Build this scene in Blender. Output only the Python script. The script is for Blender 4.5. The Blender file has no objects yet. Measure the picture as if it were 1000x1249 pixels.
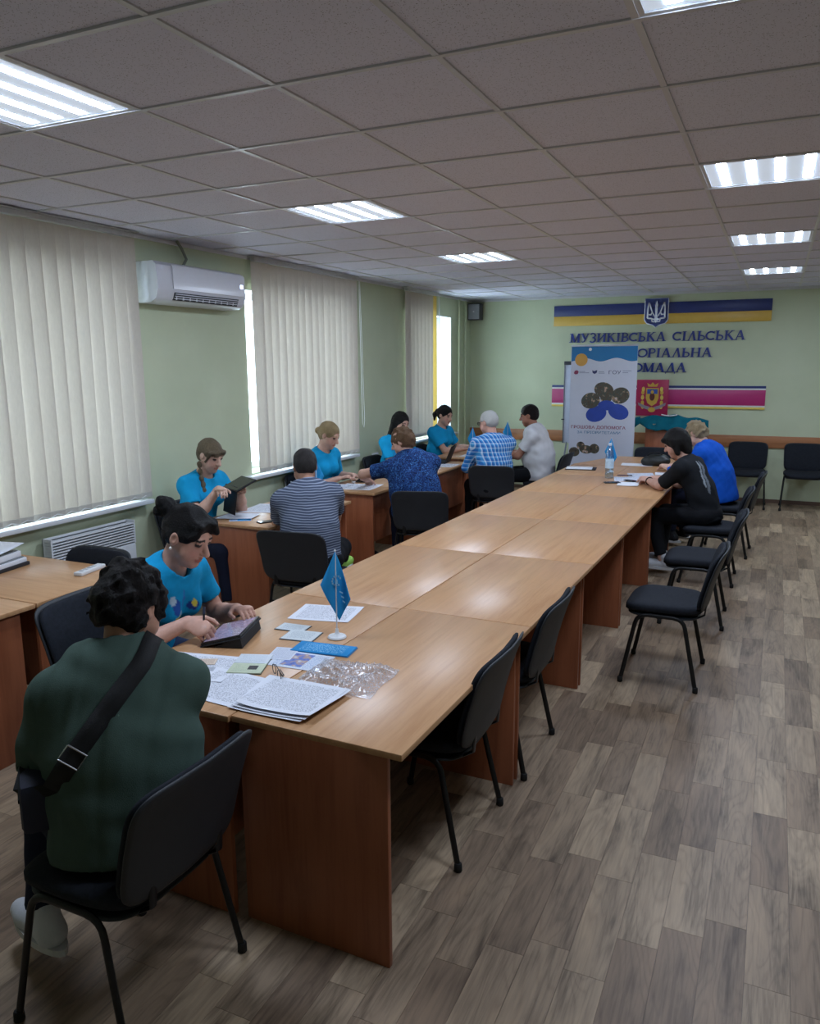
import bpy, bmesh, math, random, colorsys
import numpy as np
from mathutils import Vector, Matrix
random.seed(7)
SC = bpy.context.scene
COL = SC.collection
PI = math.pi

# ------------------------------------------------------------------ camera
CAM_H = 1.876
YAW, PIT, ROL, FPX = 0.43496, 0.18691, -0.00648, 954.1
H = 2.814            # ceiling height
WL, WR, YB, YF = -4.30, 4.05, 11.50, -1.60   # wall planes
f_ = Vector((-math.sin(YAW) * math.cos(PIT), math.cos(YAW) * math.cos(PIT), -math.sin(PIT)))
r_ = Vector((math.cos(YAW), math.sin(YAW), 0)); u_ = r_.cross(f_)
cr, sr = math.cos(ROL), math.sin(ROL)
r2, u2 = cr * r_ + sr * u_, -sr * r_ + cr * u_
cam = bpy.data.cameras.new('camera'); camo = bpy.data.objects.new('camera', cam); COL.objects.link(camo)
M = Matrix(((r2.x, u2.x, -f_.x, 0), (r2.y, u2.y, -f_.y, 0), (r2.z, u2.z, -f_.z, CAM_H), (0, 0, 0, 1)))
camo.matrix_world = M
cam.sensor_fit = 'HORIZONTAL'; cam.sensor_width = 36; cam.lens = FPX / 1000 * 36
cam.clip_start = .05; cam.clip_end = 200
SC.camera = camo

# ------------------------------------------------------------------ world, exposure
WORLD_STRENGTH = 6.0
PANEL_STRIP, PANEL_FIELD = 52.0, .26
w = bpy.data.worlds.new('World'); SC.world = w; w.use_nodes = True
bg = w.node_tree.nodes['Background']
bg.inputs[0].default_value = (.80, .90, 1.0, 1); bg.inputs[1].default_value = WORLD_STRENGTH
SC.view_settings.view_transform = 'Standard'; SC.view_settings.look = 'None'
SC.view_settings.gamma = 1; SC.view_settings.exposure = 0.95
SC.view_settings.use_curve_mapping = False

# ------------------------------------------------------------------ materials
def lin(c):
    return tuple(((v / 255) / 12.92 if v / 255 <= .04045 else ((v / 255 + .055) / 1.055) ** 2.4) for v in c)
MATS = {}
class NT:
    def __init__(s, name):
        s.m = bpy.data.materials.new(name); s.m.use_nodes = True
        s.t = s.m.node_tree; s.b = s.t.nodes['Principled BSDF']; s.out = s.t.nodes['Material Output']
    def n(s, typ, **kw):
        x = s.t.nodes.new(typ)
        for k, v in kw.items():
            if k[0] == '_': setattr(x, k[1:], v)
            else:
                x.inputs[k.replace('__', ' ')].default_value = v
        return x
    def l(s, a, b): s.t.links.new(a, b)
    def coord(s, kind='Object', scale=(1, 1, 1), rot=(0, 0, 0)):
        tc = s.n('ShaderNodeTexCoord'); mp = s.n('ShaderNodeMapping')
        mp.inputs['Scale'].default_value = scale; mp.inputs['Rotation'].default_value = rot
        s.l(tc.outputs[kind], mp.inputs[0]); return mp.outputs[0]
    def noise(s, vec, scale=5, detail=3, rough=.5, dist=0):
        x = s.n('ShaderNodeTexNoise'); x.inputs['Scale'].default_value = scale; x.inputs['Detail'].default_value = detail
        x.inputs['Roughness'].default_value = rough; x.inputs['Distortion'].default_value = dist
        s.l(vec, x.inputs['Vector']); return x.outputs['Fac']
    def ramp(s, fac, stops, interp='LINEAR'):
        x = s.n('ShaderNodeValToRGB'); e = x.color_ramp.elements; x.color_ramp.interpolation = interp
        while len(e) < len(stops): e.new(.5)
        for k, (p, c) in enumerate(stops):
            e[k].position = p; e[k].color = (*c, 1)
        s.l(fac, x.inputs[0]); return x.outputs[0]
    def mix(s, fac, a, b, mode='MIX'):
        x = s.n('ShaderNodeMix', _data_type='RGBA', _blend_type=mode)
        for sock, v in ((x.inputs[0], fac), (x.inputs[6], a), (x.inputs[7], b)):
            if hasattr(v, 'links') or hasattr(v, 'is_linked'): s.l(v, sock)
            elif isinstance(v, (int, float)): sock.default_value = v
            else: sock.default_value = (*v, 1)
        return x.outputs[2]
    def math(s, op, a, b=0):
        x = s.n('ShaderNodeMath', _operation=op)
        for sock, v in ((x.inputs[0], a), (x.inputs[1], b)):
            if hasattr(v, 'is_linked'): s.l(v, sock)
            else: sock.default_value = v
        return x.outputs[0]
    def bump(s, fac, strength=.2, dist=.01):
        x = s.n('ShaderNodeBump'); x.inputs['Strength'].default_value = strength; x.inputs['Distance'].default_value = dist
        s.l(fac, x.inputs['Height']); s.l(x.outputs[0], s.b.inputs['Normal'])
    def base(s, c):
        if hasattr(c, 'is_linked'): s.l(c, s.b.inputs['Base Color'])
        else: s.b.inputs['Base Color'].default_value = (*c, 1)
    def set(s, rough=.5, metal=0, spec=.5):
        s.b.inputs['Roughness'].default_value = rough; s.b.inputs['Metallic'].default_value = metal
        s.b.inputs['Specular IOR Level'].default_value = spec
def mat(name, rgb, rough=.5, metal=0, spec=.5, var=.06, scale=12, bump=0, bscale=60, emit=0):
    """plain surface with a little procedural mottling and relief"""
    if name in MATS: return MATS[name]
    t = NT(name); c = lin(rgb); t.set(rough, metal, spec)
    vec = t.coord()
    f = t.noise(vec, scale, 3)
    t.base(t.ramp(f, [(.3, tuple(v * (1 - var) for v in c)), (.7, tuple(min(1, v * (1 + var)) for v in c))]))
    if bump: t.bump(t.noise(vec, bscale, 2), bump, .004)
    if emit:
        t.b.inputs['Emission Color'].default_value = (*c, 1); t.b.inputs['Emission Strength'].default_value = emit
    MATS[name] = t.m; return t.m
def mat_wood(name, rgb, dark, axis='Y', rough=.38, bscale=1.0):
    if name in MATS: return MATS[name]
    t = NT(name); t.set(rough, 0, .45)
    sc = {'Y': (22, 1.3, 22), 'X': (1.3, 22, 22), 'Z': (22, 22, 1.3)}[axis]
    oi = t.n('ShaderNodeObjectInfo'); va = t.n('ShaderNodeVectorMath', _operation='ADD')
    tc = t.n('ShaderNodeTexCoord'); mul = t.n('ShaderNodeMath', _operation='MULTIPLY'); mul.inputs[1].default_value = 9
    t.l(oi.outputs['Random'], mul.inputs[0]); t.l(tc.outputs['Object'], va.inputs[0]); t.l(mul.outputs[0], va.inputs[1])
    mp = t.n('ShaderNodeMapping'); mp.inputs['Scale'].default_value = sc; t.l(va.outputs[0], mp.inputs[0])
    f1 = t.noise(mp.outputs[0], 1.0 * bscale, 5, .6, .6); f2 = t.noise(mp.outputs[0], 4.5 * bscale, 3, .6, .2)
    g = t.math('ADD', t.math('MULTIPLY', f1, .7), t.math('MULTIPLY', f2, .3))
    t.base(t.ramp(g, [(.32, lin(dark)), (.52, lin(rgb)), (.72, tuple(min(1, v * 1.12) for v in lin(rgb)))]))
    t.bump(f2, .03, .001)
    MATS[name] = t.m; return t.m
def mat_emit(name, rgb, strength):
    if name in MATS: return MATS[name]
    t = NT(name); t.base(lin(rgb)); t.b.inputs['Emission Color'].default_value = (*lin(rgb), 1)
    t.b.inputs['Emission Strength'].default_value = strength; MATS[name] = t.m; return t.m
def mat_glass(name, rgb=(240, 248, 250), alpha=.85, rough=.03):
    if name in MATS: return MATS[name]
    t = NT(name); t.t.nodes.remove(t.b)
    tr = t.n('ShaderNodeBsdfTransparent'); tr.inputs[0].default_value = (*lin(rgb), 1)
    gl = t.n('ShaderNodeBsdfGlossy'); gl.inputs['Roughness'].default_value = rough
    fr = t.n('ShaderNodeLayerWeight'); fr.inputs[0].default_value = .15
    mx = t.n('ShaderNodeMixShader'); ad = t.math('ADD', t.math('MULTIPLY', fr.outputs['Facing'], .35), 1 - alpha)
    t.l(ad, mx.inputs[0]); t.l(tr.outputs[0], mx.inputs[1]); t.l(gl.outputs[0], mx.inputs[2]); t.l(mx.outputs[0], t.out.inputs[0])
    MATS[name] = t.m; return t.m
def mat_translucent(name, rgb, trans=.5, through=None):
    if name in MATS: return MATS[name]
    t = NT(name); t.t.nodes.remove(t.b)
    vec = t.coord('Object', (90, 90, 25)); f = t.noise(vec, 1, 3)
    c = lin(rgb); cc = t.ramp(f, [(.3, tuple(v * .93 for v in c)), (.7, c)])
    d = t.n('ShaderNodeBsdfDiffuse'); tl = t.n('ShaderNodeBsdfTranslucent'); mx = t.n('ShaderNodeMixShader'); mx.inputs[0].default_value = trans
    t.l(cc, d.inputs[0])
    if through: tl.inputs[0].default_value = (*lin(through), 1)
    else: t.l(cc, tl.inputs[0])
    t.l(d.outputs[0], mx.inputs[1]); t.l(tl.outputs[0], mx.inputs[2]); t.l(mx.outputs[0], t.out.inputs[0])
    MATS[name] = t.m; return t.m

# ------------------------------------------------------------------ object helpers
def tag(o, label=None, cat=None, group=None, kind=None):
    if label: o['label'] = label
    if cat: o['category'] = cat
    if group: o['group'] = group
    if kind: o['kind'] = kind
    return o
def thing(name, label, cat, loc=(0, 0, 0), rz=0, group=None, kind=None):
    o = bpy.data.objects.new(name, None); COL.objects.link(o); o.empty_display_size = .1
    o.location = loc; o.rotation_euler = (0, 0, rz)
    return tag(o, label, cat, group, kind)
def link(name, me, parent=None, loc=None, rot=None, scale=None):
    o = bpy.data.objects.new(name, me); COL.objects.link(o)
    if parent: o.parent = parent
    if loc is not None: o.location = loc
    if rot is not None: o.rotation_euler = rot
    if scale is not None: o.scale = scale
    return o
class MB:
    """collects geometry for one mesh"""
    def __init__(s): s.v = []; s.f = []
    def add(s, vs, fs):
        b = len(s.v); s.v += [tuple(v) for v in vs]; s.f += [tuple(i + b for i in f) for f in fs]; return s
    def box(s, x0, x1, y0, y1, z0, z1, bev=0):
        if bev <= 0:
            return s.add([(x0,y0,z0),(x1,y0,z0),(x1,y1,z0),(x0,y1,z0),(x0,y0,z1),(x1,y0,z1),(x1,y1,z1),(x0,y1,z1)],
                  [(0,3,2,1),(4,5,6,7),(0,1,5,4),(1,2,6,5),(2,3,7,6),(3,0,4,7)])
        b = min(bev, (x1-x0)/2.01, (y1-y0)/2.01, (z1-z0)/2.01)
        bm = bmesh.new(); r = bmesh.ops.create_cube(bm, size=1)
        for v in bm.verts: v.co = ((x0+x1)/2 + v.co.x*(x1-x0), (y0+y1)/2 + v.co.y*(y1-y0), (z0+z1)/2 + v.co.z*(z1-z0))
        bmesh.ops.bevel(bm, geom=bm.edges[:], offset=b, segments=2, affect='EDGES', profile=.5)
        bm.verts.index_update(); s.add([v.co[:] for v in bm.verts], [[v.index for v in f.verts] for f in bm.faces]); bm.free(); return s
    def tube(s, pts, r, n=8, cap=True, flat=None):
        pts = [Vector(p) for p in pts]; rs = r if isinstance(r, (list, tuple)) else [r] * len(pts)
        rings = []; prev = None
        for i, p in enumerate(pts):
            d = (pts[min(i+1, len(pts)-1)] - pts[max(i-1, 0)]).normalized()
            if prev is None:
                a = Vector((0, 0, 1)) if abs(d.z) < .9 else Vector((1, 0, 0))
                nx = d.cross(a).normalized()
            else:
                nx = (prev - d * prev.dot(d)).normalized()
            ny = d.cross(nx); prev = nx
            fx, fy = flat if flat else (1, 1)
            rings.append([p + nx * math.cos(2*PI*k/n) * rs[i] * fx + ny * math.sin(2*PI*k/n) * rs[i] * fy for k in range(n)])
        vs = [v for R in rings for v in R]; fs = []
        for i in range(len(pts)-1):
            for k in range(n):
                a, b = i*n+k, i*n+(k+1) % n; fs.append((a, b, b+n, a+n))
        if cap: fs += [tuple(range(n))[::-1], tuple(range((len(pts)-1)*n, len(pts)*n))]
        return s.add(vs, fs)
    def lathe(s, prof, n=20, c=(0, 0, 0)):
        vs = []; fs = []
        for (r, z) in prof: vs += [(c[0]+r*math.cos(2*PI*k/n), c[1]+r*math.sin(2*PI*k/n), c[2]+z) for k in range(n)]
        for i in range(len(prof)-1):
            for k in range(n):
                a, b = i*n+k, i*n+(k+1) % n; fs.append((a, b, b+n, a+n))
        fs += [tuple(range(n))[::-1], tuple(range((len(prof)-1)*n, len(prof)*n))]
        return s.add(vs, fs)
    def prism(s, poly, z0, z1, axes='xy'):
        """extrude a 2-D polygon; axes says which plane it lies in"""
        n = len(poly); area = sum(poly[i][0]*poly[(i+1)%n][1]-poly[(i+1)%n][0]*poly[i][1] for i in range(n))
        if area < 0: poly = poly[::-1]
        P = {'xy': lambda a, b, c: (a, b, c), 'xz': lambda a, b, c: (a, c, b), 'yz': lambda a, b, c: (c, a, b)}[axes]
        vs = [P(a, b, z0) for a, b in poly] + [P(a, b, z1) for a, b in poly]
        fs = [tuple(range(n))[::-1], tuple(range(n, 2*n))] + [(i, (i+1) % n, (i+1) % n+n, i+n) for i in range(n)]
        if axes == 'xz': fs = [f[::-1] for f in fs]
        return s.add(vs, fs)
    def mesh(s, name, mt=None, smooth=False):
        me = bpy.data.meshes.new(name); me.from_pydata(s.v, [], s.f); me.update()
        if mt: me.materials.append(mt)
        if smooth:
            me.polygons.foreach_set('use_smooth', [True]*len(me.polygons))
            if smooth != 'all': me.set_sharp_from_angle(angle=math.radians(40))
        return me
    def build(s, name, mt, parent=None, smooth=False, loc=None, rot=None):
        return link(name, s.mesh(name, mt, smooth), parent, loc, rot)
def copy_tree(o, parent=None):
    c = o.copy(); COL.objects.link(c)
    if parent: c.parent = parent
    for ch in list(o.children): copy_tree(ch, c)
    return c
def text_mesh(body, size, mt, name, depth=0.0, bold=0.0, shear=0.0, align='LEFT'):
    cu = bpy.data.curves.new('t', 'FONT'); cu.body = body; cu.size = size; cu.extrude = depth; cu.offset = bold; cu.shear = shear
    cu.align_x = align; cu.resolution_u = 3
    o = bpy.data.objects.new('t', cu); COL.objects.link(o)
    dg = bpy.context.evaluated_depsgraph_get(); me = bpy.data.meshes.new_from_object(o.evaluated_get(dg))
    bpy.data.objects.remove(o); bpy.data.curves.remove(cu); me.name = name
    me.materials.clear(); me.materials.append(mt); return me
# ================================================================== THE ROOM
WALL = NT('wall_paint'); WALL.set(.75, 0, .25)
_v = WALL.coord('Object'); _f = WALL.noise(_v, 2.2, 4)
WALL.base(WALL.ramp(_f, [(.3, lin((190, 198, 167))), (.7, lin((198, 205, 175)))]))
WALL.bump(WALL.noise(_v, 180, 2), .12, .002); WALL = WALL.m
M_white = mat('white_plastic', (222, 224, 226), .4, var=.02)
M_reveal = mat('white_reveal_plaster', (226, 228, 232), .7, var=.02)
M_pvc = mat('white_window_profile', (228, 230, 232), .3, var=.02)

def box_obj(name, x0, x1, y0, y1, z0, z1, m, parent=None, bev=0):
    return MB().box(x0, x1, y0, y1, z0, z1, bev).build(name, m, parent, smooth=bool(bev))
T = .38
WIN = [(2.66, 4.36), (5.83, 7.62), (9.22, 10.69)]     # window openings along the left wall
WZ0, WZ1 = .90, 2.53
mb = MB(); y = YF - .3
for a, b in WIN:
    mb.box(WL - T, WL, y, a, 0, H + .25); mb.box(WL - T, WL, a, b, 0, WZ0); mb.box(WL - T, WL, a, b, WZ1, H + .25); y = b
mb.box(WL - T, WL, y, YB + .3, 0, H + .25)
tag(mb.build('wall_left', WALL), kind='structure')
tag(box_obj('wall_back', WL, WR + .2, YB, YB + .25, 0, H + .25, WALL), kind='structure')
tag(box_obj('wall_right', WR, WR + .2, YF - .3, YB, 0, H + .25, WALL), kind='structure')
tag(box_obj('wall_front', WL, WR, YF - .25, YF, 0, H + .25, WALL), kind='structure')
tag(box_obj('baseboard_back', -4.3, WR, YB - .012, YB, 0, .05, mat('baseboard_brown', (92, 70, 56), .5)), kind='structure')
tag(box_obj('baseboard_left', WL, WL + .012, YF, YB, 0, .05, MATS['baseboard_brown']), kind='structure')
tag(box_obj('baseboard_right', WR - .012, WR, YF, YB, 0, .05, MATS['baseboard_brown']), kind='structure')

# ---- floor: vinyl planks .51 x .129
def plank_mat(name, use_obj):
    t = NT(name); t.set(.46, 0, .35)
    if use_obj:
        oi = t.n('ShaderNodeObjectInfo'); rnd = oi.outputs['Random']
    else:
        at = t.n('ShaderNodeAttribute'); at.attribute_name = 'tone'; rnd = at.outputs['Fac']
    geo = t.n('ShaderNodeNewGeometry'); mul = t.math('MULTIPLY', rnd, 37.0)
    cx = t.n('ShaderNodeCombineXYZ'); t.l(mul, cx.inputs[0]); t.l(mul, cx.inputs[1])
    va = t.n('ShaderNodeVectorMath', _operation='ADD'); t.l(geo.outputs['Position'], va.inputs[0]); t.l(cx.outputs[0], va.inputs[1])
    mp = t.n('ShaderNodeMapping'); mp.inputs['Scale'].default_value = (9, 1.5, 1); t.l(va.outputs[0], mp.inputs[0])
    f1 = t.noise(mp.outputs[0], 1.1, 4, .55, 1.0)
    mp2 = t.n('ShaderNodeMapping'); mp2.inputs['Scale'].default_value = (95, 5, 1); t.l(va.outputs[0], mp2.inputs[0])
    f2 = t.noise(mp2.outputs[0], 1.0, 3, .65, .3)
    mp3 = t.n('ShaderNodeMapping'); mp3.inputs['Scale'].default_value = (7.5, 1.15, 1); t.l(va.outputs[0], mp3.inputs[0])
    f3 = t.noise(mp3.outputs[0], 1.0, 2, .45, .4); rings = t.math('PINGPONG', t.math('MULTIPLY', f3, 15.0), .5)
    tone = t.ramp(rnd, [(0, lin((130, 109, 90))), (.35, lin((143, 122, 101))), (.7, lin((156, 135, 112))), (1, lin((176, 154, 128)))])
    g = t.math('ADD', t.math('MULTIPLY', f1, .66), t.math('MULTIPLY', f2, .34))
    shade = t.ramp(g, [(.32, (.36, .34, .33)), (.5, (.95, .95, .95)), (.70, (1.3, 1.27, 1.22))])
    ring = t.ramp(rings, [(.0, (.78, .76, .75)), (.22, (1, 1, 1)), (.5, (1.04, 1.04, 1.03))])
    t.base(t.mix(.65, t.mix(1, tone, shade, 'MULTIPLY'), t.mix(1, t.mix(1, tone, shade, 'MULTIPLY'), ring, 'MULTIPLY')))
    t.bump(f2, .06, .001); return t.m
PM_O, PM_S = plank_mat('vinyl_plank', True), plank_mat('vinyl_plank_far', False)
floor = tag(box_obj('floor', WL - .05, WR + .1, YF - .1, YB + .1, -.12, -.004, mat('floor_joint', (104, 92, 84), .6)), kind='structure')
PW, PL = .1295, .511
known = {0: 2.36, 1: 2.478, 2: 2.577, 3: 2.327}
planks = []
k0 = int((WL + .349) / PW) - 1; k1 = int((WR + .349) / PW) + 1
rng = random.Random(3)
for k in range(k0, k1 + 1):
    x0, x1 = max(-.349 + k * PW, WL), min(-.349 + (k + 1) * PW, WR)
    if x1 - x0 < .02: continue
    off = known.get(k, 2.3 + rng.random() * PL)
    j = math.floor((YF - off) / PL)
    while off + j * PL < YB:
        a, b = max(off + j * PL, YF), min(off + (j + 1) * PL, YB)
        if b - a > .01: planks.append((x0, x1, a, b))
        j += 1
def seen_size(p):
    c = Vector(((p[0] + p[1]) / 2, (p[2] + p[3]) / 2, 0)) - Vector((0, 0, CAM_H)); z = c.dot(f_)
    if z < .3: return 0
    u, v = c.dot(r2) / z * FPX, c.dot(u2) / z * FPX
    if abs(u) > 540 or abs(v) > 665: return 0
    # behind the tables or chairs nothing shows
    if -2.15 < p[0] < -1.0 and 2 < p[2] < 9.5: return 0
    if p[0] < -2.2 and p[2] > 2.4: return 0
    return (p[1]-p[0])*(p[3]-p[2]) / z ** 2
planks.sort(key=seen_size, reverse=True)
g = .0011
me = MB().box(-.5, .5, -.5, .5, -.004, 0).mesh('plank', PM_O)
for p in planks[:296]:
    link('plank', me, floor, ((p[0]+p[1])/2, (p[2]+p[3])/2, 0), None, (p[1]-p[0]-g, p[3]-p[2]-g, 1))
mb = MB(); tones = []
for p in planks[296:]:
    mb.box(p[0]+g/2, p[1]-g/2, p[2]+g/2, p[3]-g/2, -.004, 0); tones += [rng.random()] * 6
o = mb.build('plank_field', PM_S, floor); o['kind'] = 'stuff'
a = o.data.attributes.new('tone', 'FLOAT', 'FACE'); a.data.foreach_set('value', tones)

# ---- suspended ceiling
TM = NT('ceiling_tile'); TM.set(.9, 0, .1)
_v = TM.coord('Object'); vr = TM.n('ShaderNodeTexVoronoi'); vr.inputs['Scale'].default_value = 95; TM.l(_v, vr.inputs['Vector'])
pit = TM.ramp(vr.outputs['Distance'], [(.18, (0, 0, 0)), (.34, (1, 1, 1))])
nz = TM.noise(_v, 45, 2); keep = TM.ramp(nz, [(.47, (0, 0, 0)), (.53, (1, 1, 1))])
hole = TM.mix(keep, (1, 1, 1), pit)
TM.base(TM.mix(hole, lin((140, 138, 148)), lin((222, 222, 238)))); TM.bump(hole, .35, .003); TM = TM.m
M_tbar = mat('ceiling_grid_metal', (206, 206, 210), .35, .0, var=.02)
ceiling = tag(box_obj('ceiling', WL - .3, WR + .2, YF - .25, YB + .2, H + .16, H + .3, M_white), kind='structure')
GX, GY, TS = -.429, 2.435, .6
FIX = [(0, -1), (0, 3), (0, 7), (0, 11), (-4, -1), (-4, 3), (-4, 7), (4, 11)]  # last one is out of view, assumed so the back wall gets more light
tile_me = MB().box(-.5, .5, -.5, .5, 0, .015).mesh('ceiling_tile', TM)
xs = sorted({max(WL, min(WR, GX + TS * i)) for i in range(-8, 9)}); ys = sorted({max(YF, min(YB, GY + TS * j)) for j in range(-9, 18)})
far_tiles = MB()
for i in range(-8, 8):
    for j in range(-8, 17):
        if (i, j) in FIX: continue
        x0, x1 = max(WL, GX + TS*i), min(WR, GX + TS*(i+1)); y0, y1 = max(YF, GY + TS*j), min(YB, GY + TS*(j+1))
        if x1 - x0 < .03 or y1 - y0 < .03: continue
        if y1 < .9 or x0 > 1.2:          # beyond the picture: one joined part
            far_tiles.box(x0+.003, x1-.003, y0+.003, y1-.003, H+.003, H+.018); continue
        dz = rng.uniform(-.0012, .0012)
        link('ceiling_tile', tile_me, ceiling, ((x0+x1)/2, (y0+y1)/2, H + .003 + dz), (0, 0, 0), (x1-x0-.006, y1-y0-.006, 1))
far_tiles.build('ceiling_tile_field', TM, ceiling)['kind'] = 'stuff'
for x in xs[0:]: box_obj('grid_bar', x - .011, x + .011, YF, YB, H - .003, H + .03, M_tbar, ceiling)
for y in ys[0:]: box_obj('grid_bar', WL, WR, y - .011, y + .011, H - .0045, H + .029, M_tbar, ceiling)
tag(MB().box(WL, WL+.022, YF, YB, H-.028, H-.004).box(WL, WR, YB-.022, YB, H-.028, H-.004).build('trim_1', M_tbar), kind='structure')

# ---- ceiling light panels
E_strip = mat_emit('led_strip', (216, 232, 255), PANEL_STRIP); E_field = mat_emit('led_diffuser', (225, 238, 255), PANEL_FIELD)
LAB = {(0,-1): 'square light panel at the upper picture edge above the camera side', (0,3): 'largest fully lit square panel in the row over the aisle of loose chairs',
 (0,7): 'square light panel second nearest to the lettered wall, aisle row', (0,11): 'small-looking lit panel nearest to the lettered back wall',
 (-4,-1): 'big lit panel at upper left above the first blinds', (-4,3): 'lit square panel in mid ceiling near the air conditioner',
 (-4,7): 'lit square panel farthest along the window-side row', (4,-1): 'lit panel outside the picture, first of the row beside the aisle', (4,3): 'lit panel outside the picture, second of the row beside the aisle', (4,7): 'lit panel outside the picture, third of the row beside the aisle', (4,11): 'lit panel outside the picture, assumed, beyond the aisle near the back wall'}
for (i, j) in FIX:
    x, y = GX + TS*(i+.5), GY + TS*(j+.5)
    t = thing('ceiling_light', LAB[(i, j)], 'ceiling light', (x, y, H), 0, 'recessed ceiling light panels')
    MB().box(-.29, .29, -.29, .29, .014, .06).build('housing', M_white, t)
    MB().box(-.272, .272, -.272, .272, .004, .012).build('diffuser', E_field, t)
    fr = MB()
    for a in (-1, 1): fr.box(a*.281-.009, a*.281+.009, -.29, .29, -.001, .014); fr.box(-.272, .272, a*.281-.009, a*.281+.009, -.001, .014)
    fr.build('frame', M_white, t)
    for k in range(4):
        xx = (-.195, -.065, .065, .195)[k]
        MB().add([(xx-.021, -.25, .003), (xx-.021, .25, .003), (xx+.021, .25, .003), (xx+.021, -.25, .003)], [(0, 1, 2, 3)]).build('light_strip', E_strip, t)

# ---- windows, sills, blinds, heaters
G_win = mat_glass('window_glass', (235, 242, 246), .97, .01)
M_slat = mat_translucent('blind_fabric', (208, 200, 188), .05, (246, 230, 204))
M_slat_sun = mat_translucent('blind_fabric_sun_tint', (226, 196, 108), .16, (232, 196, 96))  # same cream fabric, yellow of the sun put into its colour
M_weight = mat_translucent('slat_weight_fabric', (196, 192, 182), .06)
M_rail = mat('blind_rail', (196, 196, 196), .35, .2)
for n, (a, b) in enumerate(WIN):
    t = thing('window_%d' % (n + 1), None, None, (WL, (a+b)/2, 0), 0, kind='structure'); hw = (b-a)/2
    fr = MB(); X0, X1 = -.30, -.24
    fr.box(X0, X1, -hw, hw, WZ0, WZ0+.06); fr.box(X0, X1, -hw, hw, WZ1-.06, WZ1)
    for yy in (-hw, hw-.06, -.04): fr.box(X0, X1, yy, yy+(.06 if yy != -.04 else .08), WZ0+.06, WZ1-.06)
    fr.build('window_frame', M_pvc, t)
    for s in (-1, 1):
        y0, y1 = sorted((s*.04, s*(hw-.06))); MB().box(-.275, -.265, y0, y1, WZ0+.06, WZ1-.06).build('pane', G_win, t)
    MB().box(-.30, .09 if n != 2 else .07, -hw-.12, hw+.12, WZ0-.045, WZ0-.012, .006).build('window_sill', M_white, t, True)
    rv = MB()
    for s in (-1, 1): y0, y1 = sorted((s*hw, s*(hw-.004))); rv.box(-.24, -.0005, y0, y1, WZ0-.012, WZ1)
    rv.box(-.24, -.0005, -hw+.004, hw-.004, WZ1-.004, WZ1); rv.build('reveal', M_reveal, t)
BL = [(2.50, 4.455, 'cream vertical blinds on the window nearest the camera, left picture edge'),
      (5.88, 7.73, 'cream vertical blinds on the middle window beside the air conditioner'), (9.03, 9.97, 'narrow cream vertical blinds with the end slat tinted as if sunlit, far window')]
for n, (a, b, lab) in enumerate(BL):
    t = thing('vertical_blind', lab, 'blinds', (WL, 0, 0), 0, 'vertical blinds on the window wall')
    MB().box(.045, .09, a, b, H-.045, H-.012, .003).build('head_rail', M_rail, t)
    MB().box(.03, .105, a-.03, b+.03, H-.012, H-.0045).build('mount_strip', M_rail, t)
    pitch = .112; cnt = int((b-a)/pitch); zb = .905 if n < 2 else .93
    rs = random.Random(n)
    sw = .127
    for k in range(cnt):
        y = a + .055 + k*(b-a-.11)/(cnt-1); ang = math.radians(80 if n != 1 else 74) + rs.uniform(-.035, .035)
        d = Vector((math.cos(ang), math.sin(ang))); sm = MB(); nn = 5; vs = []; fs = []
        tilt = rs.uniform(-.012, .012)
        for z, zt in ((zb, 1), (H-.05, 0)):
            for q in range(nn):
                s_ = (q/(nn-1)-.5)*sw; bow = .0035*(1-(2*s_/sw)**2)
                vs.append((.067 + d.x*s_ + d.y*bow + (.004*zt if k % 2 else 0), y + d.y*s_ - d.x*bow + tilt*zt, z))
        fs = [(q, q+1, q+1+nn, q+nn) for q in range(nn-1)]
        sm.add(vs, fs); o = sm.build('slat', M_slat_sun if (n == 2 and k == cnt-1) else M_slat, t, 'all')
        wm = MB().box(-.058, .058, -.0022, .0022, 0, .038, .001).build('bottom_weight', M_weight, o, False, (.067 + d.y*.0035 + (.004 if k % 2 else 0), y + tilt, zb+.002), (0, 0, ang))
    ch = MB()
    for k in range(cnt-1):
        y = a + .055 + k*(b-a-.11)/(cnt-1); y2 = y+(b-a-.11)/(cnt-1)
        ch.tube([(.085, y, zb+.02), (.088, (y+y2)/2, zb+.004), (.085, y2, zb+.02)], .0022, 4)
    ch.build('bottom_chain', M_white, t)
    cy = b - .02 if n else a - .1
    MB().tube([(.10, cy+.05, H-.05), (.105, cy+.06, 1.9), (.10, cy+.08, 1.22), (.10, cy+.11, 1.18), (.10, cy+.13, 1.25), (.10, cy+.10, 2.0), (.10, cy+.07, H-.05)], .0028, 5).build('cord', M_white, t)
def heater(y0, y1, lab):
    t = thing('convector_heater', lab, 'heater', (WL, 0, 0), 0, 'white convector heaters')
    MB().box(.03, .11, y0, y1, .33, .60, .01).build('body', M_white, t, True)
    MB().box(.0, .03, y0+.1, y1-.1, .40, .66).build('bracket', M_white, t)
    MB().box(.03, .035, y0, y1, .60, .77).build('back_plate', M_white, t)
    dk = mat('heater_slot', (66, 70, 72), .7)
    MB().box(.036, .05, y0+.02, y1-.02, .605, .755).build('grille_core', dk, t)
    for k in range(8):
        z = .61 + k*.019; MB().box(.05, .108, y0, y1, z, z+.008, .002).build('louver', M_white, t)
    for yy in (y0, y1-.012): MB().box(.03, .11, yy, yy+.012, .60, .77).build('end_cap', M_white, t)
heater(3.50, 4.24, 'white slatted convector heater on the wall below the first blinds')
heater(6.3, 7.1, 'white convector heater behind the blonde woman below the middle window')

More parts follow.
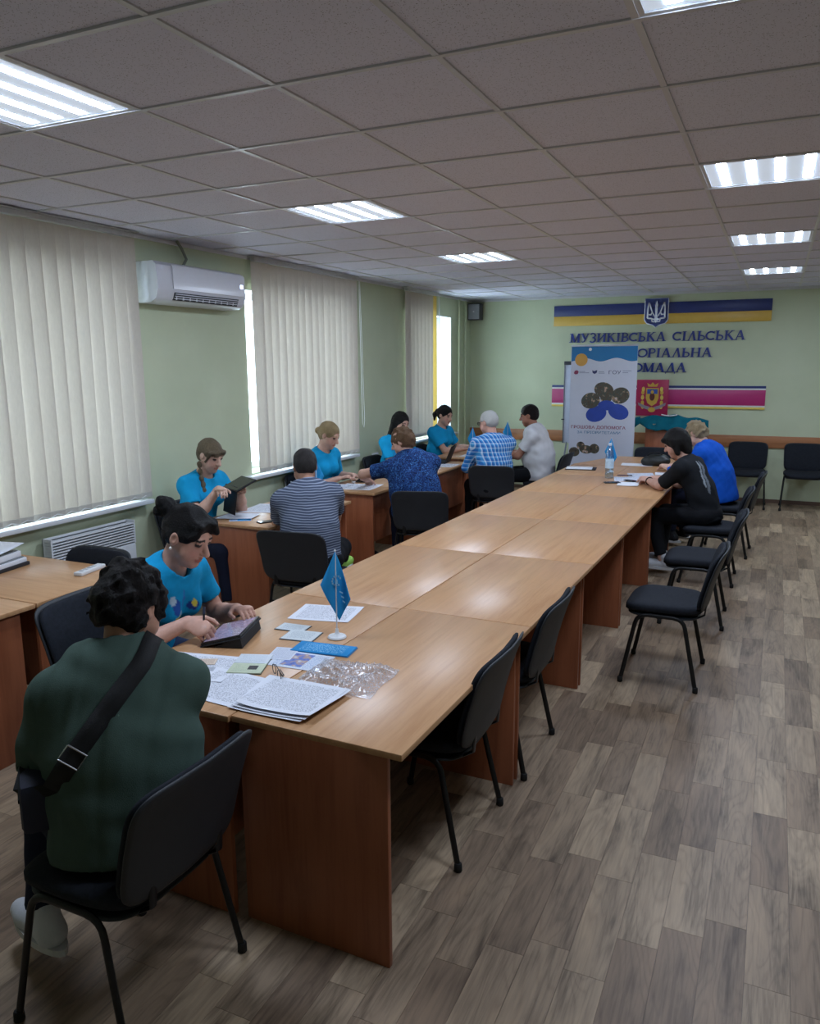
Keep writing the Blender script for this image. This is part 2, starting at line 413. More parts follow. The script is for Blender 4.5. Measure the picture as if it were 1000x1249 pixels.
# ---- air conditioner
t = thing('air_conditioner', 'white split air conditioner mounted high between two windows', 'air conditioner', (WL, 5.04, 2.33))
M_acd = mat('ac_vent_dark', (44, 46, 50), .5); M_ac = mat('ac_white', (214, 215, 222), .32, var=.015)
prof = [(.0, .29), (.17, .29), (.205, .262), (.215, .10), (.19, .03), (.14, .0), (.0, .0)]
MB().prism([(a, b) for a, b in prof], -.515, .515, 'xz').build('body', M_ac, t, True)
MB().prism([(.206, .275), (.222, .255), (.224, .10), (.214, .10)], -.36, .50, 'xz').build('front_panel', mat('ac_panel', (224, 225, 231), .25, var=.01), t, True)
MB().prism([(.205, .075), (.211, .078), (.187, .022), (.178, .025)], -.34, .43, 'xz').build('air_outlet', M_acd, t)
for k in range(3):
    z = .034 + k*.015; x = .189 + k*.0075
    MB().box(x, x+.012, -.33, .42, z, z+.005).build('louver', M_ac, t)
for k in range(10):
    y = -.31 + k*.075; MB().box(.17, .2, y, y+.006, .028, .072).build('vane', M_ac, t)
MB().box(.222, .2262, .44, .475, .165, .195, .003).build('display', mat_emit('ac_display', (190, 205, 255), 2.5), t, True)
MB().tube([(.03, -.05, .27), (.05, .0, .36), (.06, -.06, .43), (.05, -.1, .484)], .012, 8).build('cable', mat('cable_grey', (120, 125, 112), .6), t, True)

# ---- outlets, pipes, speaker
def outlet(y, z, lab):
    t = thing('wall_outlet', lab, 'outlet', (WL, y, z)); MB().box(0, .018, -.075, .075, -.04, .04, .006).build('plate', M_white, t, True)
    for s in (-1, 1):
        sk = MB().lathe([(.026, 0), (.026, .006), (.022, .006), (.020, .002)], 14).build('socket', M_white, t, True, (.018, s*.037, 0), (0, PI/2, 0))
        MB().box(-.01, -.006, -.003, .003, .004, .0068).box(.006, .01, -.003, .003, .004, .0068).build('pin_hole', M_acd, sk)
outlet(8.26, .80, 'white double wall outlet between middle and far windows')
t = thing('heating_pipe', 'pair of thin wall-coloured pipes rising in the far corner', 'pipe', (WL, 11.0, 0))
for dy in (-.12, .14): MB().tube([(.05, dy, .0), (.05, dy, H-.03)], .014, 10).build('pipe', WALL, t, True)
t = thing('wall_speaker', 'small grey box speaker up in the far ceiling corner', 'speaker', (-4.195, YB - .1, 2.52), 0)
MB().box(-.1, .1, -.06, .075, 0, .24, .008).build('cabinet', mat('speaker_dark', (70, 72, 76), .5), t, True)
MB().box(-.085, .085, -.071, -.06, .012, .228, .004).build('grille', mat('speaker_grille', (168, 172, 180), .6, bump=.4, bscale=500), t, True)
MB().lathe([(.012, 0), (.012, .004), (.0, .004)], 12).build('badge', M_white, t, False, (0, -.071, .12), (PI/2, 0, 0))
MB().box(-.02, .02, .07, .1, .08, .16).build('bracket', MATS['speaker_dark'], t)
# ---- wooden chair rail on the back wall
M_rail_w = mat_wood('rail_wood', (168, 112, 72), (140, 88, 54), 'X', .45)
tag(box_obj('trim_2', WL, WR, YB - .022, YB - .0005, .74, .90, M_rail_w, None, .003), kind='structure')
# ================================================================== DESKS
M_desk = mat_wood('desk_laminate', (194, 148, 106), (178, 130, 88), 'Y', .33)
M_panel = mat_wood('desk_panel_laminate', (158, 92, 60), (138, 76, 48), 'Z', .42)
M_edge = mat('desk_edge_band', (150, 98, 62), .5)
TZ = .75
def desk(label, group, x0, x1, y0, y1, loc, rz=0, modesty=None, panel_x=None, ends=(1, 1), inset=.02, topname='tabletop', poly=None):
    """desk with its long side along local Y; end panels stand across it"""
    t = thing('desk', label, 'desk', loc, rz, group); g = .002
    top = MB()
    if poly: top.prism(poly, TZ-.022, TZ)
    else: top.box(x0+g, x1-g, y0+g, y1-g, TZ-.022, TZ, .0025)
    tp = top.build('tabletop', M_desk, t, True)
    px0, px1 = panel_x or (x0+.03, x1-.07)
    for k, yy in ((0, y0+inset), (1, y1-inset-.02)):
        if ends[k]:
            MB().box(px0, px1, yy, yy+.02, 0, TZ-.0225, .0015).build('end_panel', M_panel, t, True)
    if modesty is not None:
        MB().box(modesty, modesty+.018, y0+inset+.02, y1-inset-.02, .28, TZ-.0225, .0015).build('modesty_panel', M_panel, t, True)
    return t
A1 = math.radians(-1.05)
def on_line(y): return -.917 + .0184*(y-1.907)
segs = [1.907, 3.17, 4.35, 5.53, 6.72, 7.92, 8.78]
ordn = ['nearest', 'second', 'third', 'fourth', 'fifth', 'sixth']
extra_r = ['aisle side', 'aisle side', 'beside the pulled-out chair', 'aisle side', 'below the person in black', 'aisle side']
extra_l = ['under tablet, window side', 'window side', 'window side', 'window side', 'under the bottle', 'under the black folder']
for k in range(6):
    y0, y1 = segs[k], segs[k+1]; L = y1-y0; x = on_line(y0)
    desk('%s desk of the long table from the camera, %s' % (ordn[k], extra_r[k]), 'desks of the long table', -.628, 0, 0, L, (x, y0, 0), A1, modesty=-.60, panel_x=(-.61, -.06))
    desk('%s desk of the long table from the camera, %s' % (ordn[k], extra_l[k]), 'desks of the long table', -.62, 0, 0, L, (x-.628, y0, 0), A1, modesty=-.06, panel_x=(-.56, -.03))
yE = segs[-1]; xE = on_line(yE)
desk('tapered end desk closing the long table near the banner', 'desks of the long table', -1.248, 0, 0, .95, (xE, yE, 0), A1,
     poly=[(-1.248, .002), (0, .002), (-.30, .93), (-.38, .95), (-.87, .95), (-.95, .93)], panel_x=(-.95, -.3), ends=(1, 0))
# desks along the window wall
G2 = 'desks along the window wall'
XD = -3.17
def wdesk(lab, y0, y1, **k):
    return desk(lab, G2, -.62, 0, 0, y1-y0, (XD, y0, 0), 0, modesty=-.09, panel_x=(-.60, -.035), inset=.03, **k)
desk('front-left desk at the picture edge, its end board in view', G2, 0, .60, 0, 1.08, (XD, 1.93, 0), PI/2, modesty=.05, panel_x=(.03, .53), inset=.03)
desk('desk with the document stack and white remote by the first blinds', G2, 0, .68, 0, 1.08, (XD, 2.535, 0), PI/2, modesty=.05, panel_x=(.02, .65), inset=.03)
wdesk('desk of the woman with the braid, papers and cards on it', 4.46, 5.66)
wdesk('desk between the blonde woman and the person in a patterned blue top', 6.08, 7.28)
wdesk('desk in front of the woman with long black hair', 7.30, 8.50)
desk('far desk of the ponytailed woman near the corner', G2, -.62, 0, 0, 1.2, (XD, 8.86, 0), 0, modesty=-.09, panel_x=(-.60, -.035), inset=.03)

# ================================================================== CHAIRS
M_fab = mat('black_fabric', (30, 33, 40), .85, spec=.2, var=.2, scale=60, bump=.35, bscale=420)
M_shell = mat('black_plastic_shell', (38, 41, 46), .55, var=.05, bump=.1, bscale=300)
M_leg = mat('black_steel_tube', (26, 27, 29), .38, .3)
M_foot = mat('rubber_foot', (16, 16, 17), .8)
def pad(w, h, depth, map_fn, nu=26, rings=6, ex=4.2):
    """a cushion: superellipse outline, domed both ways; map_fn places (u, v, t)"""
    vs, fs = [], []
    def ring(r, t):
        out = []
        for k in range(nu*2):
            a = PI*k/nu; c, s = math.cos(a), math.sin(a)
            x = abs(c)**(2/ex)*(1 if c >= 0 else -1)*w/2*r; y = abs(s)**(2/ex)*(1 if s >= 0 else -1)*h/2*r
            out.append(map_fn(x, y, t))
        return out
    R = [(.30, 1.0), (.62, .99), (.85, .93), (.95, .72), (1.0, .35), (1.0, -.35), (.95, -.72), (.85, -.93), (.62, -.99), (.30, -1.0)]
    for r, t in R: vs += ring(r, t*depth/2)
    n = nu*2
    vs.append(map_fn(0, 0, depth/2)); vs.append(map_fn(0, 0, -depth/2))
    for i in range(len(R)-1):
        for k in range(n): fs.append((i*n+k, (i+1)*n+k, (i+1)*n+(k+1) % n, i*n+(k+1) % n))
    c0, c1 = len(vs)-2, len(vs)-1
    for k in range(n):
        fs.append((c0, k, (k+1) % n)); b = (len(R)-1)*n; fs.append((c1, b+(k+1) % n, b+k))
    return MB().add(vs, fs)
def seat_map(x, y, t): return (x*(1-.12*max(0, -y/.44)), y, .455 + t - .9*max(0, y-.10)**2*1.2 - .25*(x*x)*0 + .25*x*x)
def back_map(x, y, t, off=0):
    v = y/.36     # -.5 .. .5
    yy = -.225 - .055*(v+.5) - .05*(v+.5)**2*.9
    bend = .42*x*x
    return (x*(1-.06*(.5-v)), yy + bend - t + off, .645 + y)
def make_chair():
    root = bpy.data.objects.new('conference_chair', None); COL.objects.link(root)
    pad(.475, .44, .062, seat_map).build('seat', M_fab, root, 'all')
    pad(.45, .41, .016, lambda x, y, t: (x, y, .418 + t)).build('seat_pan', M_shell, root, 'all')
    pad(.485, .345, .030, lambda x, y, t: back_map(x, y, -t, .012), ex=6).build('backrest', M_fab, root, 'all')
    pad(.50, .36, .018, lambda x, y, t: back_map(x, y, -t, -.010), ex=6).build('back_shell', M_shell, root, 'all')
    for s in (-1, 1):
        for fb in (1, -1):
            yt = .135 if fb > 0 else -.125
            top = (s*.222, yt, .418); ft = (s*.247, fb*.213, .012)
            d = (Vector(top)-Vector(ft)).normalized()
            p0 = Vector(ft); p1 = p0 + d*((Vector(top)-p0).length-.05)
            pts = [p0, p0.lerp(p1, .5), p1]
            c = Vector((s*.221, yt, .421)); e = Vector((s*.221, yt-fb*.06, .424))
            for q in (.25, .5, .75): pts.append((1-q)**2*p1 + 2*q*(1-q)*c + q*q*e)
            pts += [e, Vector((s*.221, .005, .424))]
            o = MB().tube(pts, .0112, 10, flat=(1.1, .78)).build('leg', M_leg, root, True)
            MB().lathe([(.013, 0), (.016, .004), (.015, .03), (.012, .034)], 10).build('foot_cap', M_foot, o, True, (ft[0], ft[1], 0))
        MB().tube([(s*.14, -.10, .41), (s*.14, -.18, .408), (s*.14, -.232, .44), (s*.14, -.236, .49), (s*.138, -.236, .53)], .010, 8, flat=(1.5, .5)).build('back_support', M_leg, root, True)
    MB().tube([(-.221, .02, .418), (.221, .02, .418)], .010, 8).tube([(-.221, -.10, .412), (.221, -.10, .412)], .010, 8).build('cross_bar', M_leg, root, True)
    MB().box(-.012, .012, -.213, -.209, .505, .52).build('label_tag', M_white, root)
    return root
CH = make_chair(); ch_used = [False]
def chair(x, y, face, label, group='black conference chairs'):
    o = CH if not ch_used[0] else copy_tree(CH)
    ch_used[0] = True
    o.location = (x, y, 0); o.rotation_euler = (0, 0, math.radians(face-90))
    tag(o, label, 'chair', group); return o
chair(-1.66, 1.55, 180, 'black chair in the foreground carrying the person in dark green')
chair(-1.17, 2.715, 180, 'empty black chair tucked under the table, nearest the camera')
chair(-1.135, 3.45, 180, 'empty black chair tucked under the table, second from the camera')
chair(-.515, 4.78, 180, 'empty black chair pulled out into the aisle, seat fully visible')
chair(-.45, 5.98, 181, 'empty black chair between the pulled-out chair and the person in black')
chair(-.44, 7.17, 180, 'black chair under the person in the black tee')
chair(-.36, 8.28, 178, 'black chair under the person in the blue pullover')
chair(-.29, 11.10, 270, 'black chair against the back wall, just behind the person in blue')
chair(.39, 11.12, 270, 'black chair against the back wall, rightmost at the picture edge')
chair(-2.83, 4.45, 97, 'black chair under the person in a striped tee')
chair(-2.77, 6.24, 108, 'black chair under the person in a patterned blue top')
chair(-2.72, 8.06, 100, 'black chair under the white-haired person in a plaid shirt')
chair(-2.50, 9.25, 178, 'black chair under the person in a white tee')
chair(-3.545, 3.0, 270, 'empty black chair behind the desk with the document stack')
chair(-2.62, 2.56, 5, 'black chair under the woman writing by the tablet')
chair(-3.94, 4.72, 0, 'black chair under the woman with a braid')
chair(-3.94, 6.5, 0, 'black chair under the blonde woman')
chair(-3.94, 8.08, 0, 'black chair under the woman with long black hair')
chair(-3.94, 9.45, 0, 'black chair under the ponytailed woman')
chair(-1.33, 9.92, 272, 'black chair at the tapered end of the long table')

# ================================================================== BACK WALL SIGNS
YW = YB - .001
M_nblue = mat('sign_navy', (38, 52, 112), .4, var=.03); M_gold = mat('sign_gold', (212, 172, 72), .4, var=.03)
M_mag = mat('sign_magenta', (176, 44, 108), .4, var=.03); M_swhite = mat('sign_white', (224, 224, 220), .4, var=.02)
M_syel = mat('sign_yellow', (226, 200, 96), .4, var=.02)
def pan(name, x0, x1, z0, z1, m, t, d0=.0, d1=.02, bev=.002):
    return MB().box(x0, x1, -d1, -d0, z0, z1, bev).build(name, m, t, True)
t = thing('flag_panel', 'long blue and yellow flag strip high on the back wall', 'wall sign', (-1.57, YW, 0))
pan('blue_band', -1.44, 1.44, 2.535, 2.685, M_nblue, t); pan('yellow_band', -1.44, 1.44, 2.40, 2.534, M_gold, t)
t = thing('region_flag_panel', 'long magenta strip with white, blue and yellow edges on the back wall', 'wall sign', (-1.57, YW, 0))
pan('magenta_band', -1.44, 1.44, 1.30, 1.505, M_mag, t); pan('white_band', -1.44, 1.44, 1.506, 1.527, M_swhite, t); pan('blue_band', -1.44, 1.44, 1.528, 1.56, M_nblue, t)
pan('white_band', -1.44, 1.44, 1.279, 1.299, M_swhite, t); pan('yellow_band', -1.44, 1.44, 1.25, 1.278, M_syel, t)
# trident emblem
def arc(cx, cz, r, a0, a1, n=10): return [(cx + r*math.cos(math.radians(a0+(a1-a0)*k/n)), cz + r*math.sin(math.radians(a0+(a1-a0)*k/n))) for k in range(n+1)]
t = thing('trident_emblem', 'navy shield with silver trident in front of the flag strip', 'emblem', (-1.575, YW-.021, 2.355))
M_silver = mat('emblem_silver', (206, 210, 218), .25, .6)
sh = [(-.15, .38), (.15, .38), (.15, .10), (.12, .055), (.04, .03), (0, 0), (-.04, .03), (-.12, .055), (-.15, .10)]
MB().prism([(a*1.07, b*1.05-.01) for a, b in sh], -.02, -.005, 'xz').build('rim', M_silver, t)
MB().prism(sh, -.026, -.019, 'xz').build('shield', M_nblue, t)
tr = MB()
def stroke(pts, wd, y0=-.036, y1=-.026):
    P = [Vector((a, b)) for a, b in pts]; Lf, Rt = [], []
    for i, p in enumerate(P):
        d = (P[min(i+1, len(P)-1)]-P[max(i-1, 0)]).normalized(); n = Vector((-d.y, d.x))*wd/2; Lf.append(p+n); Rt.append(p-n)
    tr.prism([tuple(v) for v in Lf+Rt[::-1]], y0, y1, 'xz')
tr.prism([(0, .355), (.018, .30), (.012, .15), (.03, .10), (0, .055), (-.03, .10), (-.012, .15), (-.018, .30)], -.036, -.026, 'xz')
for s in (-1, 1):
    stroke([(s*.10, .33), (s*.112, .25), (s*.115, .12)], .02); stroke([(s*.115, .12), (s*.06, .115), (s*.03, .10)], .018)
    stroke([(s*.10, .33), (s*.075, .26), (s*.055, .20), (s*.07, .165), (s*.10, .17)], .016); stroke([(s*.055, .20), (s*.03, .16), (s*.008, .13)], .013)
    stroke([(s*.06, .115), (s*.05, .075), (s*.015, .07)], .013)
tr.build('trident', M_silver, t)

# ---- serif lettering, each letter its own piece
def letter_strokes(ch):
    """(advance width, list of polylines with widths); cap height 1"""
    K, N = .185, .09      # thick and thin stem
    S = []
    def st(x0, y0, x1, y1, w): S.append(([(x0, y0), (x1, y1)], w, 0))
    def serif(x, y, w=.36): S.append(([(x-w/2, y + (.03 if y < .5 else -.03)), (x+w/2, y + (.03 if y < .5 else -.03))], .06, 0))
    def curve(pts, w): S.append((pts, w, 1))
    W = .8
    if ch == 'М': W = 1.12; st(.17, 0, .17, 1, N); st(.19, 1, .55, .03, K); st(.55, .03, .9, 1, N); st(.92, 0, .92, 1, K); serif(.17, 0); serif(.92, 0); serif(.13, 1, .25); serif(.98, 1, .25)
    elif ch == 'У': W = .86; st(.12, 1, .45, .38, K); st(.76, 1, .42, .22, N); curve([(.44, .28), (.36, .08), (.24, .03), (.14, .1)], .1); serif(.13, 1); serif(.76, 1, .26)
    elif ch == 'З': W = .74; curve(arc(.34, .75, .24, 150, -90, 9), .13); curve(arc(.34, .27, .27, 90, -150, 9), .16)
    elif ch == 'И': W = .98; st(.2, 0, .2, 1, K); st(.78, 0, .78, 1, K); st(.22, .08, .76, .92, N); [serif(x, y) for x in (.2, .78) for y in (0, 1)]
    elif ch == 'К': W = .92; st(.2, 0, .2, 1, K); st(.22, .47, .7, .98, N); st(.38, .58, .78, .02, K); serif(.2, 0); serif(.2, 1); serif(.8, 0, .26); serif(.72, 1, .28)
    elif ch == 'І': W = .46; st(.23, 0, .23, 1, K); serif(.23, 0); serif(.23, 1)
    elif ch == 'В': W = .82; st(.2, 0, .2, 1, K); curve([(.2, .96), (.45, .96)] + arc(.45, .74, .2, 80, -80, 6) + [(.2, .52)], .1); curve([(.2, .5), (.48, .5)] + arc(.48, .27, .22, 80, -80, 6) + [(.2, .04)], .12); serif(.14, 0, .24); serif(.14, 1, .24)
    elif ch == 'С': W = .84; curve(arc(.46, .5, .40, 50, 310, 14), .16); st(.74, .7, .74, .97, .06); st(.74, .05, .74, .24, .06)
    elif ch == 'Ь': W = .78; st(.2, 0, .2, 1, K); curve([(.2, .53), (.44, .53)] + arc(.44, .285, .235, 85, -85, 7) + [(.2, .04)], .12); serif(.18, 1); serif(.14, 0, .24)
    elif ch == 'А': W = .94; st(.14, 0, .46, 1, N); st(.46, 1, .8, 0, K); st(.25, .33, .66, .33, .07); serif(.14, 0, .28); serif(.8, 0)
    elif ch == 'Л': W = .92; st(.76, 0, .52, 1, K); st(.52, 1, .18, .0, N); serif(.16, 0, .26); serif(.78, 0, .3)
    elif ch == 'Т': W = .82; st(.41, 0, .41, 1, K); st(.05, .95, .77, .95, .08); st(.07, .74, .07, .97, .06); st(.75, .74, .75, .97, .06); serif(.41, 0)
    elif ch == 'О': W = .92; curve(arc(.46, .5, .41, 0, 360, 20), .15)
    elif ch == 'Р': W = .78; st(.2, 0, .2, 1, K); curve([(.2, .96), (.45, .96)] + arc(.45, .715, .235, 85, -85, 7) + [(.2, .47)], .12); serif(.2, 0); serif(.14, 1, .24)
    elif ch == 'Н': W = .98; st(.2, 0, .2, 1, K); st(.78, 0, .78, 1, K); st(.22, .5, .76, .5, .08); [serif(x, y) for x in (.2, .78) for y in (0, 1)]
    elif ch == 'Д': W = .96; st(.78, .05, .58, 1, K); st(.56, 1, .22, .05, N); st(.08, .05, .92, .05, .08); st(.1, -.18, .1, .07, .06); st(.9, -.18, .9, .07, .06)
    elif ch == 'Г': W = .72; st(.2, 0, .2, 1, K); st(.2, .95, .66, .95, .08); st(.65, .72, .65, .97, .06); serif(.2, 0)
    elif ch == 'Е': W = .78; st(.2, 0, .2, 1, K); st(.2, .95, .66, .95, .08); st(.65, .74, .65, .97, .06); st(.2, .05, .68, .05, .08); st(.67, .03, .67, .28, .06); st(.2, .52, .5, .52, .07); serif(.14, 0, .24); serif(.14, 1, .24)
    return W, S
LET = {}
M_let = mat('letter_navy', (34, 52, 128), .35, var=.04)
def letter_mesh(ch, h):
    if ch in LET: return LET[ch]
    W, S = letter_strokes(ch); mb = MB()
    for n, (pts, wd, c) in enumerate(S):
        P = [Vector(p) for p in pts]; Lf, Rt = [], []
        for i, p in enumerate(P):
            d = (P[min(i+1, len(P)-1)]-P[max(i-1, 0)]).normalized(); q = Vector((-d.y, d.x))*wd/2; Lf.append(p+q); Rt.append(p-q)
        dz = n*.00015
        for i in range(len(P)-1):
            quad = [Lf[i], Lf[i+1], Rt[i+1], Rt[i]]
            mb.prism([((v.x + .05*v.y)*h, v.y*h) for v in quad], -.022-dz, 0, 'xz')
    LET[ch] = (mb.mesh('letter', M_let), W*h); return LET[ch]
def wall_line(body, x0, x1, z, h, lab):
    t = thing('wall_lettering', lab, 'lettering', (x0, YW, z), 0, 'raised navy letters on the back wall')
    words = body; wid = sum(letter_strokes(c)[0]*h if c != ' ' else .62*h for c in words); k = (x1-x0)/wid; x = 0
    for c in words:
        if c == ' ': x += .62*h*k; continue
        me, wd = letter_mesh(c, h); link('letter', me, t, (x, -.002, 0), None, (k, 1, 1)); x += wd*k
wall_line('МУЗИКІВСЬКА СІЛЬСЬКА', -2.775, -.43, 2.165, .125, 'top line of raised navy Cyrillic letters under the flag strip')
wall_line('ТЕРИТОРІАЛЬНА', -2.42, -.83, 1.945, .125, 'middle line of raised navy letters, half hidden by the roll-up banner')
wall_line('ГРОМАДА', -2.09, -1.15, 1.745, .125, 'lowest line of raised navy letters, its start behind the banner')

# coat of arms plate
t = thing('coat_of_arms', 'square magenta coat of arms plate with golden wreath', 'emblem', (-1.575, YW-.0215, 1.385))
M_crim = mat('arms_crimson', (176, 40, 84), .4); M_blu2 = mat('arms_blue', (58, 92, 170), .4); M_brown = mat('arms_brown', (88, 40, 36), .5); M_grey = mat('arms_grey', (150, 140, 150), .4)
MB().box(-.215, .215, -.02, 0, -.245, .255, .003).build('plate', M_crim, t, True)
def flat(name, poly, m, d=.0205, th=.004): MB().prism(poly, -d-th, -d, 'xz').build(name, m, t)
def ell(cx, cz, a, b, n=18): return [(cx+a*math.cos(2*PI*k/n), cz+b*math.sin(2*PI*k/n)) for k in range(n)]
flat('shield', [(-.085, .14), (.085, .14), (.085, .0), (.06, -.07), (0, -.11), (-.06, -.07), (-.085, 0)], M_gold, .021)
flat('shield_field', [(-.07, .125), (.07, .125), (.07, .06), (-.07, .06)], M_blu2, .025)
flat('figure', ell(0, .02, .035, .055, 12), M_brown, .0255); flat('figure_head', ell(0, .085, .022, .025, 10), M_gold, .026)
for s in (-1, 1):
    for k in range(5):
        a = math.radians(-60+k*32); flat('leaf', ell(s*(.118+.012*math.cos(a)), .135*math.sin(a)+.0, .022, .034, 8), M_gold if k % 2 else M_syel, .022+.0004*k)
    flat('ribbon', [(s*.03, -.12), (s*.10, -.10), (s*.19, -.06), (s*.18, -.10), (s*.10, -.145), (s*.03, -.165)], M_grey, .023)
flat('ribbon_knot', ell(0, -.16, .05, .035, 12), M_gold, .0235); flat('crown', [(-.06, .16), (.06, .16), (.075, .21), (.03, .185), (0, .22), (-.03, .185), (-.075, .21)], M_gold, .022)

# ================================================================== BANNER, FLIP CHART, LECTERN
t = thing('roll_up_banner', 'white roll-up banner with blue wave top and flower of photographs', 'banner', (-2.015, 10.2, 0), math.radians(1))
M_ban = mat('banner_vinyl', (206, 209, 222), .45, var=.015)
BZ0, BZ1, BW = .09, 2.085, .415
MB().box(-BW, BW, -.002, .002, BZ0, BZ1).build('sheet', M_ban, t)
MB().box(-BW-.005, BW+.005, -.06, .06, .012, .09, .012).build('base_cassette', mat('banner_alu', (190, 192, 196), .3, .7), t, True)
for s in (-1, 1): MB().box(s*.3-.03, s*.3+.03, -.16, .16, 0, .012, .003).build('foot', MATS['banner_alu'], t, True)
MB().box(-BW-.004, BW+.004, -.012, .012, BZ1, BZ1+.02, .004).build('top_rail', MATS['banner_alu'], t, True)
MB().tube([(0, .04, .05), (0, .02, BZ1)], .008, 8).build('pole', MATS['banner_alu'], t)
M_bteal = mat('print_teal', (22, 116, 172), .5, var=.02); M_bsun = mat('print_sun', (214, 160, 70), .5, var=.03); M_bred = mat('print_maroon', (140, 52, 84), .5); M_bblue = mat('print_blue', (34, 66, 160), .5, var=.12, scale=9)
M_bnavy = mat('print_navy', (46, 50, 96), .5); M_bgrey = mat('print_grey', (150, 156, 176), .5); M_bsteel = mat('print_steel_blue', (58, 124, 164), .5)
def pr(name, poly, m, d=.0022):
    return MB().prism(poly, -d-.0006, -d, 'xz').build(name, m, t)
top = BZ1 - .005; n = 24
pr('print_wave', [(-BW+.003, top), (BW-.003, top)] + [(BW-.003-(2*BW-.006)*k/n, top-.165-.022*math.sin(k/n*2*PI*2.1+.6)) for k in range(n+1)], M_bteal)
pr('print_sun', ell(-.285, top-.165, .08, .08, 24), M_bsun, .003); pr('print_moon', ell(-.175, top-.035, .02, .02, 14), M_swhite, .003)
def PX(x, y): return (-BW + (x-165)/655*2*BW, top - (y-55)/ (1249-55) * 1.47)   # coordinates read off the printed sheet
pr('print_logo', [PX(*q) for q in [(195, 325), (205, 300), (230, 295), (245, 312), (235, 335), (210, 338)]], M_bred); pr('print_logo', [PX(*q) for q in [(380, 295), (400, 305), (430, 293), (428, 320), (405, 335), (385, 322)]], M_bnavy)
def prtext(body, px, py, pw, m, bold=.0, size=.05):
    me = text_mesh(body, size, m, 'print_text', 0, bold); xs_ = [v.co.x for v in me.vertices]; wid = max(xs_)-min(xs_); a, b = PX(px, py); ww = pw/655*2*BW
    k = ww/wid; link('print_text', me, t, (a, -.0032, b), (PI/2, 0, 0), (k, 1.0, 1))
prtext('ГОУ', 540, 335, 120, M_bnavy, .0, .06)
for (x, y, wd) in ((250, 305, 60), (250, 318, 100), (445, 308, 55), (445, 322, 60), (680, 300, 85), (680, 318, 55)):
    pr('print_line', [PX(x, y), PX(x+wd, y), PX(x+wd, y+7), PX(x, y+7)], M_bgrey)
PH = NT('print_photo'); PH.set(.45); _v = PH.coord('Object', (1, 1, 1)); PH.base(PH.ramp(PH.noise(_v, 13, 3, .6), [(.32, lin((30, 32, 30))), (.45, lin((86, 72, 56))), (.55, lin((60, 72, 62))), (.64, lin((186, 148, 118))), (.72, lin((205, 212, 222)))], 'LINEAR')); PH = PH.m
def petal(cx, cy, a, b, ang, m, d):
    c, s = math.cos(math.radians(ang)), math.sin(math.radians(ang))
    pr('print_petal', [PX(cx + a*math.cos(q)*c - b*math.sin(q)*s, cy + a*math.cos(q)*s + b*math.sin(q)*c) for q in [2*PI*k/20 for k in range(20)]], m, d)
petal(505, 500, 100, 80, 20, PH, .0022); petal(668, 553, 92, 82, -25, PH, .0026); petal(375, 608, 96, 82, -15, PH, .0030); petal(530, 570, 60, 60, 0, PH, .0032)
petal(655, 720, 104, 78, 20, M_bblue, .0022); petal(435, 745, 106, 82, -20, M_bblue, .0026); petal(535, 655, 85, 52, 0, M_bblue, .0034)
prtext('ГРОШОВА ДОПОМОГА', 182, 900, 548, M_bred, .0008, .052); prtext('ЗА ПРІОРИТЕТАМИ', 245, 952, 435, M_bsteel, .0003, .045)
petal(225, 1150, 55, 50, 0, PH, .0022); petal(290, 1080, 42, 40, 20, PH, .0026); petal(345, 1120, 70, 45, 5, PH, .0030); petal(430, 1110, 50, 52, -20, PH, .0034)

t = thing('flip_chart', 'white flip-chart board standing behind the roll-up banner', 'flip chart', (-2.33, 10.82, 0))
MB().box(-.33, .37, -.012, .012, .78, 1.87, .004).build('board', mat('flip_board', (190, 196, 214), .35, var=.02), t, True)
MB().box(-.34, -.325, -.016, .016, .78, 1.88, .003).build('edge_frame', mat('flip_frame', (120, 124, 134), .4, .3), t, True)
MB().box(-.34, .38, -.03, .0, 1.85, 1.90, .006).build('clamp_bar', mat('flip_clamp', (52, 54, 62), .4), t, True)
for x in (-.28, .32): MB().tube([(x, -.0, .80), (x*1.25, -.20, 0)], .012, 8).build('leg', MATS['flip_frame'], t)
MB().tube([(0.02, .02, 1.7), (.02, .42, 0)], .012, 8).build('leg', MATS['flip_frame'], t)
MB().box(-.36, -.32, -.02, .02, 1.10, 1.115).build('hook', MATS['flip_clamp'], t)

t = thing('lectern', 'wooden lectern by the back wall, mostly hidden by people', 'lectern', (-1.30, 10.95, 0))
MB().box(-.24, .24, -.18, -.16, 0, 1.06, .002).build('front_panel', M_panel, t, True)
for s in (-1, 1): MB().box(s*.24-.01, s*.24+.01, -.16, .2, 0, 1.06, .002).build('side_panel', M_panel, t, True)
MB().prism([(-.22, 1.06), (.24, 1.12), (.24, 1.14), (-.22, 1.08)], -.27, .27, 'yz').build('slanted_top', M_desk, t)
